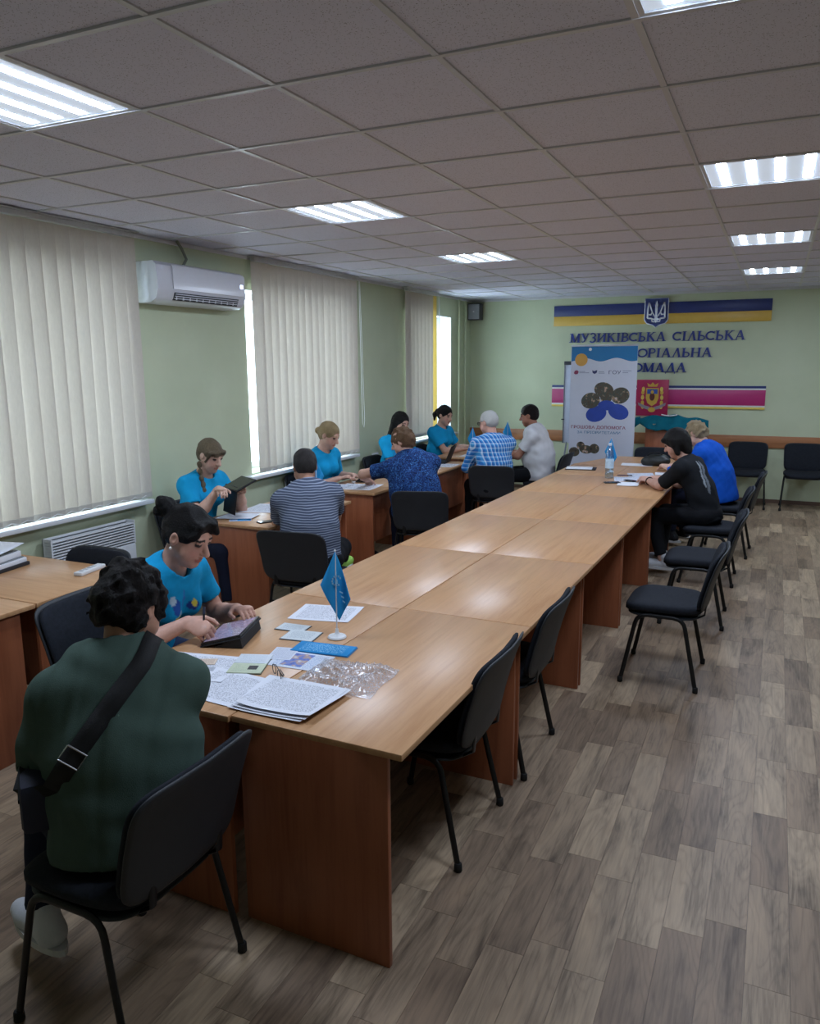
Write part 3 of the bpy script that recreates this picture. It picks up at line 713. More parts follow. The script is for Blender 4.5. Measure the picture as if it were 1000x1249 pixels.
# teal shirt laid over the lectern
def cloth(name, mt, grid, parent=None, thick=.004):
    nx, ny = len(grid[0]), len(grid); vs = [p for row in grid for p in row]
    fs = [(j*nx+i, j*nx+i+1, (j+1)*nx+i+1, (j+1)*nx+i) for j in range(ny-1) for i in range(nx-1)]
    o = MB().add(vs, fs).build(name, mt, parent, 'all'); m = o.modifiers.new('s', 'SOLIDIFY'); m.thickness = thick; m.offset = 0; return o
M_tealc = mat('teal_cotton', (20, 96, 112), .9, spec=.1, var=.1, bump=.3, bscale=300)
t = thing('draped_shirt', 'dark teal T-shirt spread over the lectern below the coat of arms', 'shirt', (-1.25, 10.76, 0))
rows = []; cr_ = random.Random(5)
for j in range(9):
    v = j/8; row = []
    for i in range(25):
        u = i/24*2-1; w_ = .42*(1-.42*max(0, v-.15)) if v > .15 else .42
        z = 1.20 - .21*v*(1-.3*abs(u)) - .05*abs(u)**1.5 + .012*math.sin(u*9+v*4)
        row.append((u*w_ + .02*v, -.03-.05*v + .018*math.sin(u*11+v*3) + .04*(1-v), z))
    rows.append(row)
cloth('body', M_tealc, rows, t)
for s in (-1, 1):
    rows = [[(s*(.36+.13*k/5) , -.05 + .02*math.sin(k+j), 1.175-.03*k/5-.09*j/4-.02*k/5*j) for k in range(6)] for j in range(5)]
    cloth('sleeve', M_tealc, rows, t)
MB().tube([(-.10+.2*k/8, -.02, 1.205-.015*math.sin(PI*k/8)) for k in range(9)], .008, 6).build('collar', M_swhite, t)
# ================================================================== PEOPLE
class Vol:
    """signed-distance grid: limbs are blended into one skin and meshed as one surface"""
    def __init__(s, lo, hi, h):
        s.lo = np.array(lo, np.float32); s.h = h
        s.n = np.ceil((np.array(hi) - s.lo) / h).astype(int) + 1
        s.D = np.full(s.n, .12, np.float32)
    def _sub(s, lo, hi, pad):
        a = np.clip(np.floor((np.array(lo) - pad - s.lo) / s.h).astype(int), 0, s.n - 1)
        b = np.clip(np.ceil((np.array(hi) + pad - s.lo) / s.h).astype(int) + 1, 1, s.n)
        ax = [(s.lo[i] + s.h * np.arange(a[i], b[i], dtype=np.float32)) for i in range(3)]
        return tuple(slice(a[i], b[i]) for i in range(3)), ax[0][:, None, None], ax[1][None, :, None], ax[2][None, None, :]
    def _comb(s, sl, d, k, sub):
        o = s.D[sl]
        if sub: d = -d; hh = np.maximum(k - np.abs(o - d), 0) / k; s.D[sl] = np.maximum(o, d) + hh*hh*k*.25
        else: hh = np.maximum(k - np.abs(o - d), 0) / k; s.D[sl] = np.minimum(o, d) - hh*hh*k*.25
    def cone(s, a, b, ra, rb, k=.012, flat=None, q=1.0, sub=False, cut=0):
        """tapered limb a->b; flat = direction in which it is thinner by q; cut: 1 flat at b, 2 flat at both ends"""
        a = np.array(a, np.float32); b = np.array(b, np.float32); R = max(ra, rb) * max(1, 1/q if q < 1 else q)
        sl, X, Y, Z = s._sub(np.minimum(a, b), np.maximum(a, b), R + .06)
        ba = b - a; L2 = float(ba @ ba) + 1e-9
        px, py, pz = X - a[0], Y - a[1], Z - a[2]
        tt = (px*ba[0] + py*ba[1] + pz*ba[2]) / L2; t = np.clip(tt, 0, 1)
        wx, wy, wz = px - t*ba[0], py - t*ba[1], pz - t*ba[2]
        if flat is not None:
            f = np.array(flat, np.float32); f = f / np.linalg.norm(f); m = (wx*f[0] + wy*f[1] + wz*f[2]) * (1/q - 1)
            wx, wy, wz = wx + m*f[0], wy + m*f[1], wz + m*f[2]
        d = (np.sqrt(wx*wx + wy*wy + wz*wz) - (ra + t*(rb - ra))) * (q if q < 1 else 1)
        if cut: d = np.maximum(d, (tt - 1) * math.sqrt(L2))
        if cut == 2: d = np.maximum(d, -tt * math.sqrt(L2))
        s._comb(sl, d, k, sub)
    def ell(s, c, r, F=None, k=.012, sub=False):
        c = np.array(c, np.float32); r = np.array(r, np.float32); R = float(r.max())
        sl, X, Y, Z = s._sub(c, c, R + .06); px, py, pz = X - c[0], Y - c[1], Z - c[2]
        if F is None: F = np.eye(3)
        q = [(px*F[i][0] + py*F[i][1] + pz*F[i][2]) for i in range(3)]
        k0 = np.sqrt(sum((q[i]/r[i])**2 for i in range(3))); k1 = np.sqrt(sum((q[i]/(r[i]**2))**2 for i in range(3))) + 1e-6
        s._comb(sl, k0*(k0-1)/k1, k, sub)
    def halfspace(s, p, n):
        """cut away the side that n points to"""
        n = np.array(n, np.float32); n /= np.linalg.norm(n)
        X, Y, Z = [(s.lo[i] + s.h*np.arange(s.n[i], dtype=np.float32)) for i in range(3)]
        s.D = np.maximum(s.D, (X[:, None, None]-p[0])*n[0] + (Y[None, :, None]-p[1])*n[1] + (Z[None, None, :]-p[2])*n[2])
    def wrinkle(s, amp, freq, seed, dirs=None, n=5):
        rs = np.random.RandomState(seed)
        X, Y, Z = [(s.lo[i] + s.h*np.arange(s.n[i], dtype=np.float32)) for i in range(3)]
        X, Y, Z = X[:, None, None], Y[None, :, None], Z[None, None, :]
        W = 0
        for q in range(n):
            d = rs.randn(3)*np.array(dirs if dirs is not None else (1, 1, 1)); d = d/np.linalg.norm(d)*freq*rs.uniform(.6, 1.5); e = rs.randn(3)*freq*.35
            W = W + np.sin(X*d[0] + Y*d[1] + Z*d[2] + 1.6*np.sin(X*e[0] + Y*e[1] + Z*e[2] + rs.rand()*6) + rs.rand()*6)
        s.D = s.D + amp*W/math.sqrt(n)
    def sample(s, p):
        i = np.clip(np.round((np.array(p) - s.lo)/s.h).astype(int), 0, s.n-1); return s.D[tuple(i)]
    def mesh(s):
        D = s.D; D[0] = D[-1] = .1; D[:, 0] = D[:, -1] = .1; D[:, :, 0] = D[:, :, -1] = .1
        S = D < 0; nx, ny, nz = D.shape
        cnt = np.zeros((nx-1, ny-1, nz-1), np.int8)
        for a in (0, 1):
            for b in (0, 1):
                for c in (0, 1): cnt += S[a:nx-1+a, b:ny-1+b, c:nz-1+c]
        act = (cnt > 0) & (cnt < 8); I = np.argwhere(act); vid = np.full(act.shape, -1, np.int32); vid[act] = np.arange(len(I))
        P = np.zeros((len(I), 3)); N = np.zeros(len(I))
        C = [(0,0,0),(1,0,0),(0,1,0),(1,1,0),(0,0,1),(1,0,1),(0,1,1),(1,1,1)]
        for (i, j) in [(0,1),(2,3),(4,5),(6,7),(0,2),(1,3),(4,6),(5,7),(0,4),(1,5),(2,6),(3,7)]:
            ca, cb = np.array(C[i]), np.array(C[j]); va = D[tuple((I+ca).T)]; vb = D[tuple((I+cb).T)]
            m = (va < 0) != (vb < 0); t = np.where(m, va/(va-vb+1e-12), 0)
            P += np.where(m[:, None], ca + (cb-ca)*t[:, None], 0); N += m
        V = s.lo + s.h*(I + P/N[:, None]); Q = []
        for ax in range(3):
            o1, o2 = (ax+1) % 3, (ax+2) % 3
            sa = [slice(None)]*3; sb = [slice(None)]*3; sa[ax] = slice(0, -1); sb[ax] = slice(1, None)
            E = np.argwhere(S[tuple(sa)] != S[tuple(sb)]); E = E[(E[:, o1] > 0) & (E[:, o2] > 0)]
            ins = S[tuple(E.T)]
            def cell(d1, d2):
                e = E.copy(); e[:, o1] -= d1; e[:, o2] -= d2; e = np.minimum(e, np.array(vid.shape)-1); return vid[tuple(e.T)]
            q = np.stack([cell(1, 1), cell(0, 1), cell(0, 0), cell(1, 0)], 1)
            q[~ins] = q[~ins][:, ::-1]; Q.append(q)
        Q = np.concatenate(Q); Q = Q[(Q >= 0).all(1)]
        return V.astype(np.float32), Q.astype(np.int32)
def vol_object(name, vol, mt, parent, color=None):
    V, Q = vol.mesh(); me = bpy.data.meshes.new(name)
    me.vertices.add(len(V)); me.vertices.foreach_set('co', V.ravel())
    me.loops.add(Q.size); me.loops.foreach_set('vertex_index', Q.ravel())
    me.polygons.add(len(Q)); me.polygons.foreach_set('loop_start', np.arange(0, Q.size, 4, dtype=np.int32))
    me.polygons.foreach_set('use_smooth', np.ones(len(Q), bool)); me.update(); me.validate()
    me.materials.append(mt)
    if color is not None:
        a = me.color_attributes.new('Col', 'FLOAT_COLOR', 'POINT'); a.data.foreach_set('color', np.concatenate([color(V), np.ones((len(V), 1))], 1).astype(np.float32).ravel())
    return link(name, me, parent)
def vcol_mat(name, rough, spec=.3, sss=0, bump=0, bscale=300):
    if name in MATS: return MATS[name]
    t = NT(name); t.set(rough, 0, spec); a = t.n('ShaderNodeAttribute'); a.attribute_name = 'Col'
    v = t.coord(); f = t.noise(v, 40, 3); sh = t.ramp(f, [(.3, (.93, .93, .93)), (.7, (1.05, 1.05, 1.05))])
    t.base(t.mix(1, a.outputs['Color'], sh, 'MULTIPLY'))
    if bump: t.bump(t.noise(v, bscale, 2), bump, .002)
    if sss: t.b.inputs['Subsurface Weight'].default_value = sss; t.b.inputs['Subsurface Radius'].default_value = (.02, .008, .005); t.b.inputs['Subsurface Scale'].default_value = .3
    MATS[name] = t.m; return t.m
M_skin = vcol_mat('skin', .5, .35)
def hair_mat(name, c, c2):
    if name in MATS: return MATS[name]
    t = NT(name); t.set(.5, 0, .25); v = t.coord('Object', (1, 1, .35)); f = t.noise(v, 130, 4, .7, 2.5); g = t.noise(v, 18, 2)
    t.base(t.mix(g, t.ramp(f, [(.3, lin(c)), (.7, lin(c2))]), t.ramp(f, [(.25, lin(c)), (.6, lin(c)), (.9, lin(c2))]))); t.bump(f, 1.0, .02)
    MATS[name] = t.m; return t.m
def cloth_mat(name, c, rough=.88, var=.1):
    return mat(name, c, rough, 0, .15, var, 9, .35, 420)
def np3(v): return np.array(v, float)
def unit(v): v = np3(v); return v/(np.linalg.norm(v)+1e-9)
def rot_axis(v, ax, a):
    ax = unit(ax); v = np3(v); return v*math.cos(a) + np.cross(ax, v)*math.sin(a) + ax*(ax @ v)*(1-math.cos(a))
def ik(S, T, l1, l2, hint):
    d = T - S; L = np.linalg.norm(d); L = min(L, (l1+l2)*.995); u = unit(d); T = S + u*L
    a = (l1*l1 - l2*l2 + L*L)/(2*L); hgt = math.sqrt(max(l1*l1 - a*a, 1e-6)); hv = np3(hint) - u*(u @ np3(hint)); hv = unit(hv)
    return S + u*a + hv*hgt, T

def person(label, x, y, face, shirt, trousers, hair, hands, skin=(196, 150, 128), lean=(10, 20), side=0, twist=0, head=(0, -10, 0), scale=1.0, bulk=1.0, belly=0, bust=0,
           hstyle='short', feet=None, knees=None, sleeve=.62, hem=-.02, detail=.0075, shoe=(40, 40, 44), curl=(.6, .6), seat=.47, shirt_print=None, elbow=(None, None), palm=((0,0,-1),(0,0,-1)), cap=None, hdir=(None, None), shirt_col=None, extra=None, neck_r=1.0, hscale=1.0, drop=0):
    """seated figure; head=(yaw right+, pitch up+, roll); hands = world targets (left, right)"""
    root = thing('person', label, 'person', (x, y, 0), math.radians(face-90), 'people in the hall')
    cz, sz = math.cos(-math.radians(face-90)), math.sin(-math.radians(face-90))
    def W(p): dx, dy = p[0]-x, p[1]-y; return np3((dx*cz - dy*sz, dx*sz + dy*cz, p[2]))
    s = scale; B = bulk
    P0 = np3((0, -.02, seat + .10*s)); l1, l2 = math.radians(lean[0]), math.radians(lean[1]); sd = math.radians(side)
    u1 = unit((math.sin(sd)*.6, math.sin(l1), math.cos(l1))); u2 = unit((math.sin(sd), math.sin(l2), math.cos(l2)))
    tw = math.radians(twist); R = unit((math.cos(tw), math.sin(tw), -math.sin(sd)*.8)); R = unit(R - u2*(R @ u2)); Fw = np.cross(u2, R)   # right, forward
    R0 = unit((math.cos(tw*.4), math.sin(tw*.4), 0)); F0 = unit(np.cross(u1, R0))
    P1 = P0 + u1*.21*s; P2 = P1 + u2*.18*s; NB = P2 + u2*.115*s
    SH = [P2 + u2*(.055-drop)*s + R*sg*.165*s*(.6+.4*B) for sg in (-1, 1)]
    # head frame
    hy, hp, hr = [math.radians(v) for v in head]
    hf = unit((math.sin(hy+ -0)*math.cos(hp), math.cos(hy)*math.cos(hp), math.sin(hp)))
    hf = rot_axis(hf, (0, 0, 1), tw); hR = unit(np.cross(hf, (0, 0, 1))); hR = rot_axis(hR, hf, hr); hU = np.cross(hR, hf)
    nd = unit(u2*.75 + (0, 0, .45) + hf*.12); HC = NB + nd*.075*s + hU*.098*s + hf*.022*s
    HF = np.array([hR, hf, hU]); hs = s*hscale
    def HP(a, b, c): return HC + (hR*a + hf*b + hU*c)*hs
    allp = [P0, P1, P2, HC+hU*.15, HC-hU*.1]
    # arms
    arms = []
    for k in (0, 1):
        T = W(hands[k]); sg = (-1, 1)[k]
        hint = np3(elbow[k]) if elbow[k] is not None else (R*sg*.5 + np3((0, -.35, -.8)))
        hd0 = unit(W((x, y, 0)) * 0 + (T - SH[k]))
        E, Wr = ik(SH[k], T, .285*s, .25*s, hint)
        fd = unit(Wr - E); hd = unit(np3(hdir[k])) if hdir[k] is not None else unit(fd + np3((0, 0, -.12)))
        pn = np3(palm[k]); pn = unit(pn - hd*(pn @ hd)); arms.append((SH[k], E, Wr, hd, pn)); allp += [E, Wr, Wr+hd*.2]
    # legs
    HJ = [P0 + R0*sg*.095*s*(.5+.5*B) + np3((0, .0, -.005)) for sg in (-1, 1)]
    legs = []
    for k in (0, 1):
        sg = (-1, 1)[k]
        K = W(knees[k]) if knees else P0 + np3((sg*.13*s, .42*s, -.045)); Fo = W(feet[k]) if feet else np3((sg*.13*s, .44*s, .085))
        d = K - HJ[k]; K = HJ[k] + unit(d)*min(np.linalg.norm(d), .44*s)
        d = Fo - K; Fo = K + unit(d)*.40*s if np.linalg.norm(d) > .41*s else Fo
        legs.append((HJ[k], K, Fo)); allp += [K, Fo, Fo + np3((0, .2, -.1))]
    A = np.array(allp); lo, hi = A.min(0) - .22, A.max(0) + .22; lo[2] = max(lo[2], -.02)
    # ---------------- body (skin)
    v = Vol(lo, hi, detail)
    v.cone(P0, P1, .10*s, .09*s, flat=F0, q=.75); v.cone(P1, P2, .09*s, .10*s, flat=Fw, q=.7); v.cone(SH[0], SH[1], .045*s, .045*s, .05)
    v.cone(P2, NB, .09*s, .055*s, .04); v.cone(NB - u2*.02, HP(0, -.022, -.06), .056*s*neck_r, .050*s*neck_r, .03)
    v.ell(HP(0, -.012, .028), np3((.074, .094, .088))*hs, HF, .02); v.ell(HP(0, .022, -.03), np3((.061*(.8+.2*B), .070, .084))*hs, HF, .03)
    v.ell(HP(0, .058, -.098), np3((.030, .030, .022))*hs, HF, .035); v.ell(HP(-.036, .045, -.05), np3((.028*B, .03, .032))*hs, HF, .03); v.ell(HP(.036, .045, -.05), np3((.028*B, .03, .032))*hs, HF, .03)
    v.cone(HP(-.036, .076, .026), HP(.036, .076, .026), .012*hs, .012*hs, .012)
    for sg in (-1, 1): v.ell(HP(sg*.032, .104, .010), np3((.017, .014, .012))*hs, HF, .010, True)
    for sg in (-1, 1): v.ell(HP(sg*.032, .077, .010), np3((.0135, .0135, .0125))*hs, HF, .003)
    v.cone(HP(0, .088, .012), HP(0, .112, -.026), .008*hs, .0135*hs, .008); v.ell(HP(-.011, .1, -.031), np3((.008, .008, .007))*hs, HF, .006); v.ell(HP(.011, .1, -.031), np3((.008, .008, .007))*hs, HF, .006)
    v.ell(HP(0, .087, -.058), np3((.023, .011, .0075))*hs, HF, .006); v.ell(HP(0, .086, -.071), np3((.019, .011, .008))*hs, HF, .006)
    for sg in (-1, 1):
        v.ell(HP(sg*.077, -.008, -.004), np3((.010, .020, .032))*hs, HF, .006); v.ell(HP(sg*.086, -.004, .0), np3((.006, .010, .016))*hs, HF, .004, True)
    for k, (S_, E, Wr, hd, pn) in enumerate(arms):
        sg = (-1, 1)[k]; ab = .75+.25*B
        v.cone(S_, E, .047*s*ab, .040*s*ab, .02); v.cone(E, E + (Wr-E)*.35, .041*s*ab, .041*s*ab, .02); v.cone(E + (Wr-E)*.35, Wr, .041*s*ab, .026*s, .02)
        ac = np.cross(hd, pn)*(-1)                                   # across the palm
        acR = unit(np.cross(pn, hd)) * (1 if k == 1 else 1)
        thumb_side = unit(np.cross(hd, pn)) * (-1 if k == 1 else 1) * -1
        pc = Wr + hd*.045*s
        v.cone(Wr, Wr + hd*.085*s, .030*s, .040*s, .015, flat=pn, q=.42)
        cu = curl[k]
        for q, (off, ln) in enumerate(((.030, .068), (.0105, .078), (-.0095, .073), (-.028, .056))):
            p0 = Wr + hd*(.080 if q not in (3,) else .072)*s + thumb_side*off*s
            d1 = rot_axis(hd, np.cross(hd, pn), cu*.55); d2 = rot_axis(hd, np.cross(hd, pn), cu*1.25); d3 = rot_axis(hd, np.cross(hd, pn), cu*1.8)
            sp = thumb_side*off*.18; d1 = unit(d1 + sp*2)
            p1 = p0 + d1*ln*.50*s; p2 = p1 + d2*ln*.36*s; p3 = p2 + d3*ln*.28*s
            v.cone(p0, p1, .0096*s, .0088*s, .004); v.cone(p1, p2, .0088*s, .0080*s, .003); v.cone(p2, p3, .0080*s, .0068*s, .003)
        t0 = Wr + hd*.022*s + thumb_side*.022*s; t1 = t0 + unit(hd*.7 + thumb_side*.75 + pn*.3)*.045*s; t2 = t1 + unit(hd*.95 + thumb_side*.25 + pn*.35*cu)*.034*s; t3 = t2 + unit(hd + pn*.5*cu - thumb_side*.1)*.024*s
        v.cone(t0, t1, .015*s, .0115*s, .012); v.cone(t1, t2, .011*s, .0095*s, .003); v.cone(t2, t3, .0095*s, .008*s, .003)
    for (hj, K, Fo) in legs:
        v.cone(hj, K, .066*s, .050*s, .03); v.cone(K, Fo, .048*s, .034*s, .02)
    sk = np3(lin(skin)); dark = np3(lin(hair[0])); lip = sk*np3((.82, .52, .52))
    def skin_col(V):
        L = (V - HC) @ HF.T / hs; C = np.tile(sk, (len(V), 1))
        near = np.abs(L).max(1) < .16
        blush = np.exp(-(((np.abs(L[:, 0])-.045)/.022)**2 + ((L[:, 2]+.03)/.022)**2))*(L[:, 1] > .03); C = C*(1 - blush[:, None]*np3((.0, .14, .12)))
        m = near & (np.abs(L[:, 0]) < .024) & (np.abs(L[:, 2]+.064) < .0125*(1-.6*np.abs(L[:, 0])/.024)) & (L[:, 1] > .078); C[m] = lip
        br = near & (np.abs(L[:, 0]) > .012) & (np.abs(L[:, 0]) < .050) & (np.abs(L[:, 2]-.031+((np.abs(L[:, 0])-.03)**2)*6) < .0045) & (L[:, 1] > .05); C[br] = dark*1.2 + .01
        e = np.minimum(np.linalg.norm(L-np3((.032, .077, .010)), axis=1), np.linalg.norm(L-np3((-.032, .077, .010)), axis=1))
        m = near & (e < .0155) & (L[:, 1] > .07) & (np.abs(L[:, 2]-.009) < .0075); C[m] = np3((.05, .035, .03))
        return C
    vol_object('body', v, M_skin, root, skin_col)
    # ---------------- shirt
    d2 = max(detail, .008); v = Vol(lo, hi, d2); t_ = .016*s
    pw = .150*s*B
    v.cone(P0 + u1*hem*s, P1, pw*1.05 + belly*.25, pw*1.0 + belly*.4, .03, flat=F0, q=.74 + belly*.9); v.cone(P1, P2, pw*1.0+belly*.3, pw*1.02, .04, flat=Fw, q=.70)
    v.cone(P2 - R*.07*s*B, P2 + R*.07*s*B, .098*s*(.7+.3*B), .098*s*(.7+.3*B), .05, flat=Fw, q=.92)
    v.cone(SH[0] + u2*.004, SH[1] + u2*.004, .060*s*(.7+.3*B), .060*s*(.7+.3*B), .06); v.cone(P2, NB - u2*.015*s, .11*s, .066*s*neck_r, .05)
    if belly: v.ell(P1 + F0*.055*s - u1*.03, np3((.15*B, .10+belly, .14))*s, np.array([R0, F0, u1]), .05)
    if bust:
        for sg in (-1, 1): v.ell(P2 - u2*.035*s + Fw*.085*s + R*sg*.068*s, np3((.07, .055+bust, .07))*s, np.array([R, Fw, u2]), .05)
    for k, (S_, E, Wr, hd, pn) in enumerate(arms):
        ab = .75+.25*B
        e_ = S_ + (E-S_)*min(sleeve, 1.0)
        v.cone(S_, e_, .064*s*ab, (.062 if sleeve < .9 else .056)*s*ab, .035, cut=1 if sleeve < .95 else 0)
        if sleeve > 1:
            w_ = E + (Wr-E)*min(1, sleeve-1); v.cone(E, w_, .054*s*ab, .040*s*ab, .03, cut=1)
            v.cone(E + (w_-E)*.9, w_ + (w_-E)*.1, .034*s*ab, .032*s*ab, .004, sub=True)
        else: v.cone(S_ + (e_-S_)*.93, S_ + (e_-S_)*1.15, .049*s*ab, .049*s*ab, .004, sub=True)
    wa = 1.0 if detail < .006 else .6
    v.wrinkle(.0036*wa, 46, int(abs(x*100+y*10)), (.7, .7, 1.3), n=4); v.wrinkle(.0034*wa, 24, int(abs(x*31+y*77)), (.4, .4, 1.7), 3)
    v.cone(NB - u2*.012*s + Fw*.012*s, NB + u2*.12*s + Fw*.03, .063*s*neck_r, .09*s, .008, sub=True)
    v.halfspace(P0 + u1*(hem-.055)*s, -u1)
    shirt_o = vol_object('shirt', v, shirt, root, shirt_col(P0, P1, P2, R, Fw, u2, s) if shirt_col else None); SV = v
    # ---------------- trousers
    v = Vol(lo, hi, max(detail, .011)); 
    v.ell(P0 + u1*(-.02), np3((.155*B, .125*(.6+.4*B), .105))*s, np.array([R0, F0, u1]), .04)
    for (hj, K, Fo) in legs:
        tb = .7+.3*B
        v.cone(hj, K, .088*s*tb, .066*s*tb, .04); v.cone(K, K + (Fo-K)*.92, .066*s*tb, .054*s, .03, cut=1)
    v.wrinkle(.0028, 36, 5)
    vol_object('trousers', v, trousers, root)
    # ---------------- shoes
    for k, (hj, K, Fo) in enumerate(legs):
        sg = (-1, 1)[k]; dirn = unit((K-hj)*np3((1, 1, 0)) + np3((sg*.06, 0, 0)))
        if extra and extra.get('toe'): dirn = unit(W((x+extra['toe'][0], y+extra['toe'][1], 0)))
        gz = max(0, Fo[2]-.085)
        lo2 = Fo - .32; hi2 = Fo + .32; sv = Vol(lo2, hi2, .007)
        hl = np3((Fo[0], Fo[1], gz+.045)) - dirn*.05; bl = hl + dirn*.15 - np3((0, 0, .008)); to = hl + dirn*.205 - np3((0, 0, .012)); side_ = np.cross(dirn, (0, 0, 1))
        sv.cone(hl, bl, .040, .043, .02); sv.cone(bl, to, .043, .034, .02); sv.cone(hl + np3((0, 0, .0)), hl + np3((0, 0, .06)) + dirn*.03, .042, .040, .02); sv.halfspace((0, 0, gz+.012), (0, 0, -1))
        so = vol_object('shoe', sv, cloth_mat('shoe_%d_%d_%d' % shoe, shoe, .6), root)
        sm = MB(); out = []
        for q in range(20):
            a = 2*PI*q/20; p = (hl + dirn*.078) + dirn*math.cos(a)*.150 + side_*math.sin(a)*.048*(1+.1*math.cos(a)); out.append((p[0], p[1]))
        sm.prism(out, gz, gz+.022); sm.build('sole', mat('shoe_sole', (205, 205, 205), .6), so)
    # ---------------- hair
    hv = Vol(HC - .42, HC + .26, max(.006, detail)); g = hs
    hm = hair_mat('hair_%d_%d_%d' % hair[0], *hair)
    big = {'short': 1.0, 'curly': 1.16, 'bob': 1.08, 'balding': .97, 'bun': .985, 'braid': .985}.get(hstyle, 1.02)
    hv.ell(HP(0, -.017, .034), np3((.083, .104, .094))*g*big, HF, .02)
    if hstyle in ('curly', 'bob', 'messy'): hv.ell(HP(0, -.045, -.005), np3((.085, .08, .085))*g, HF, .03)
    elif hstyle not in ('balding',): hv.ell(HP(0, -.05, -.01), np3((.070, .062, .070))*g, HF, .03)
    else: hv.ell(HP(0, -.045, 0), np3((.076, .066, .066))*g, HF, .03)
    # clear the face
    hv.ell(HP(0, .105, -.030), np3((.072, .085, .092))*g, HF, .012, True); hv.ell(HP(0, .03, -.095), np3((.12, .062, .070))*g, HF, .015, True)
    if hstyle in ('short', 'balding', 'curly'):
        for sg in (-1, 1): hv.ell(HP(sg*.09, .012, -.035), np3((.03, .035, .05))*g, HF, .012, True)
        hv.ell(HP(0, -.05, -.115), np3((.12, .1, .045))*g, HF, .015, True)
    else:
        for sg in (-1, 1): hv.ell(HP(sg*.09, .0, -.02), np3((.022, .024, .036))*g, HF, .01, True)
    if hstyle in ('bun', 'ponytail', 'lowbun'): hv.ell(HP(0, .118, .022), np3((.055, .048, .048))*g, HF, .014, True)
    if hstyle == 'bun':
        hv.ell(HP(0, -.138, .050), np3((.044, .036, .042))*g, HF, .006); hv.ell(HP(.022, -.155, .072), np3((.030, .026, .028))*g, HF, .006); hv.ell(HP(-.026, -.155, .035), np3((.027, .025, .026))*g, HF, .006); hv.ell(HP(.018, -.160, .025), np3((.024, .022, .024))*g, HF, .006)
        hv.cone(HP(-.045, .060, .092), HP(.045, .064, .086), .015*g, .015*g, .03); hv.cone(HP(.04, .068, .078), HP(.072, .052, .035), .011*g, .006*g, .015); hv.cone(HP(-.03, .078, .088), HP(-.052, .090, .060), .014*g, .009*g, .015)
    if hstyle == 'lowbun': hv.ell(HP(0, -.125, -.015), np3((.04, .032, .036))*g, HF, .015)
    if hstyle == 'ponytail':
        hv.ell(HP(0, -.118, .015), np3((.03, .035, .03))*g, HF, .015); hv.cone(HP(0, -.135, .01), HP(.0, -.165, -.05), .030*g, .032*g, .02); hv.cone(HP(0, -.165, -.05), HP(.0, -.15, -.12), .030*g, .010*g, .02)
    if hstyle == 'braid':
        hv.cone(HP(-.055, .070, .058), HP(.055, .070, .058), .017*g, .017*g, .02); hv.cone(HP(-.045, .082, .034), HP(.045, .082, .034), .008*g, .008*g, .014)
        for sg in (-1, 1): hv.cone(HP(sg*.07, .06, .05), HP(sg*.077, .035, -.03), .014*g, .008*g, .012)
        bx = [HP(.078, -.02, -.05), HP(.082, .005, -.10)]; p = bx[-1]
        for q in range(6): p = p + np3((0, 0, -.045)) + Fw*.012*(1 if q < 3 else .3); bx.append(p)
        for q in range(len(bx)-1): hv.ell((bx[q]+bx[q+1])/2, (.020, .020, .029), None, .006)
    if hstyle == 'long':
        for sg in (-1, 1): hv.cone(HP(sg*.062, -.015, .02), NB + R*sg*.075 - Fw*.035 - u2*.10, .040*g, .036*g, .03)
        hv.cone(HP(0, -.06, .0), NB - Fw*.075 - u2*.12, .072*g, .075*g, .03)
    if hstyle == 'bob':
        for sg in (-1, 1): hv.cone(HP(sg*.07, -.01, .02), HP(sg*.072, -.005, -.09), .034*g, .022*g, .02)
        hv.cone(HP(-.05, .08, .06), HP(.05, .08, .06), .02*g, .02*g, .02); hv.cone(HP(0, -.06, -.02), HP(0, -.06, -.085), .07*g, .055*g, .02)
    hv.wrinkle(.0018 if hstyle not in ('curly', 'messy', 'bun') else .0042, 95, 3, n=5)
    if hstyle in ('curly', 'messy'): hv.wrinkle(.0065, 95, 9, n=6); hv.wrinkle(.003, 190, 11, n=5)
    vol_object('hair', hv, hm, root)
    return dict(root=root, arms=arms, HP=HP, W=W, SV=SV, P0=P0, P1=P1, P2=P2, NB=NB, R=R, Fw=Fw, u2=u2, shirt=shirt_o, HF=HF, SH=SH, F0=F0, R0=R0, HC=HC)

M_teal = cloth_mat('tee_cyan', (22, 148, 198)); M_navy = cloth_mat('trousers_navy', (30, 34, 52)); M_black = cloth_mat('trousers_black', (24, 25, 29)); M_jeans = cloth_mat('trousers_denim', (48, 62, 92), var=.2)
M_green = cloth_mat('tee_dark_green', (72, 90, 82)); M_whitetee = cloth_mat('tee_white', (206, 204, 206)); M_blacktee = cloth_mat('tee_black', (30, 32, 36)); M_bluepull = cloth_mat('pullover_blue', (20, 84, 190))
def stripe_mat():
    t = NT('tee_striped'); t.set(.88, 0, .15); v = t.coord('Object'); sx = t.n('ShaderNodeSeparateXYZ'); t.l(v, sx.inputs[0])
    zz = t.math('ADD', sx.outputs[2], t.math('MULTIPLY', t.noise(v, 6, 2), .03)); f = t.math('FRACT', t.math('MULTIPLY', zz, 62.0))
    t.base(t.ramp(f, [(.0, lin((70, 78, 98))), (.60, lin((70, 78, 98))), (.66, lin((142, 150, 166))), (.95, lin((142, 150, 166))), (1, lin((70, 78, 98)))])); t.bump(t.noise(v, 400, 2), .3, .003); return t.m
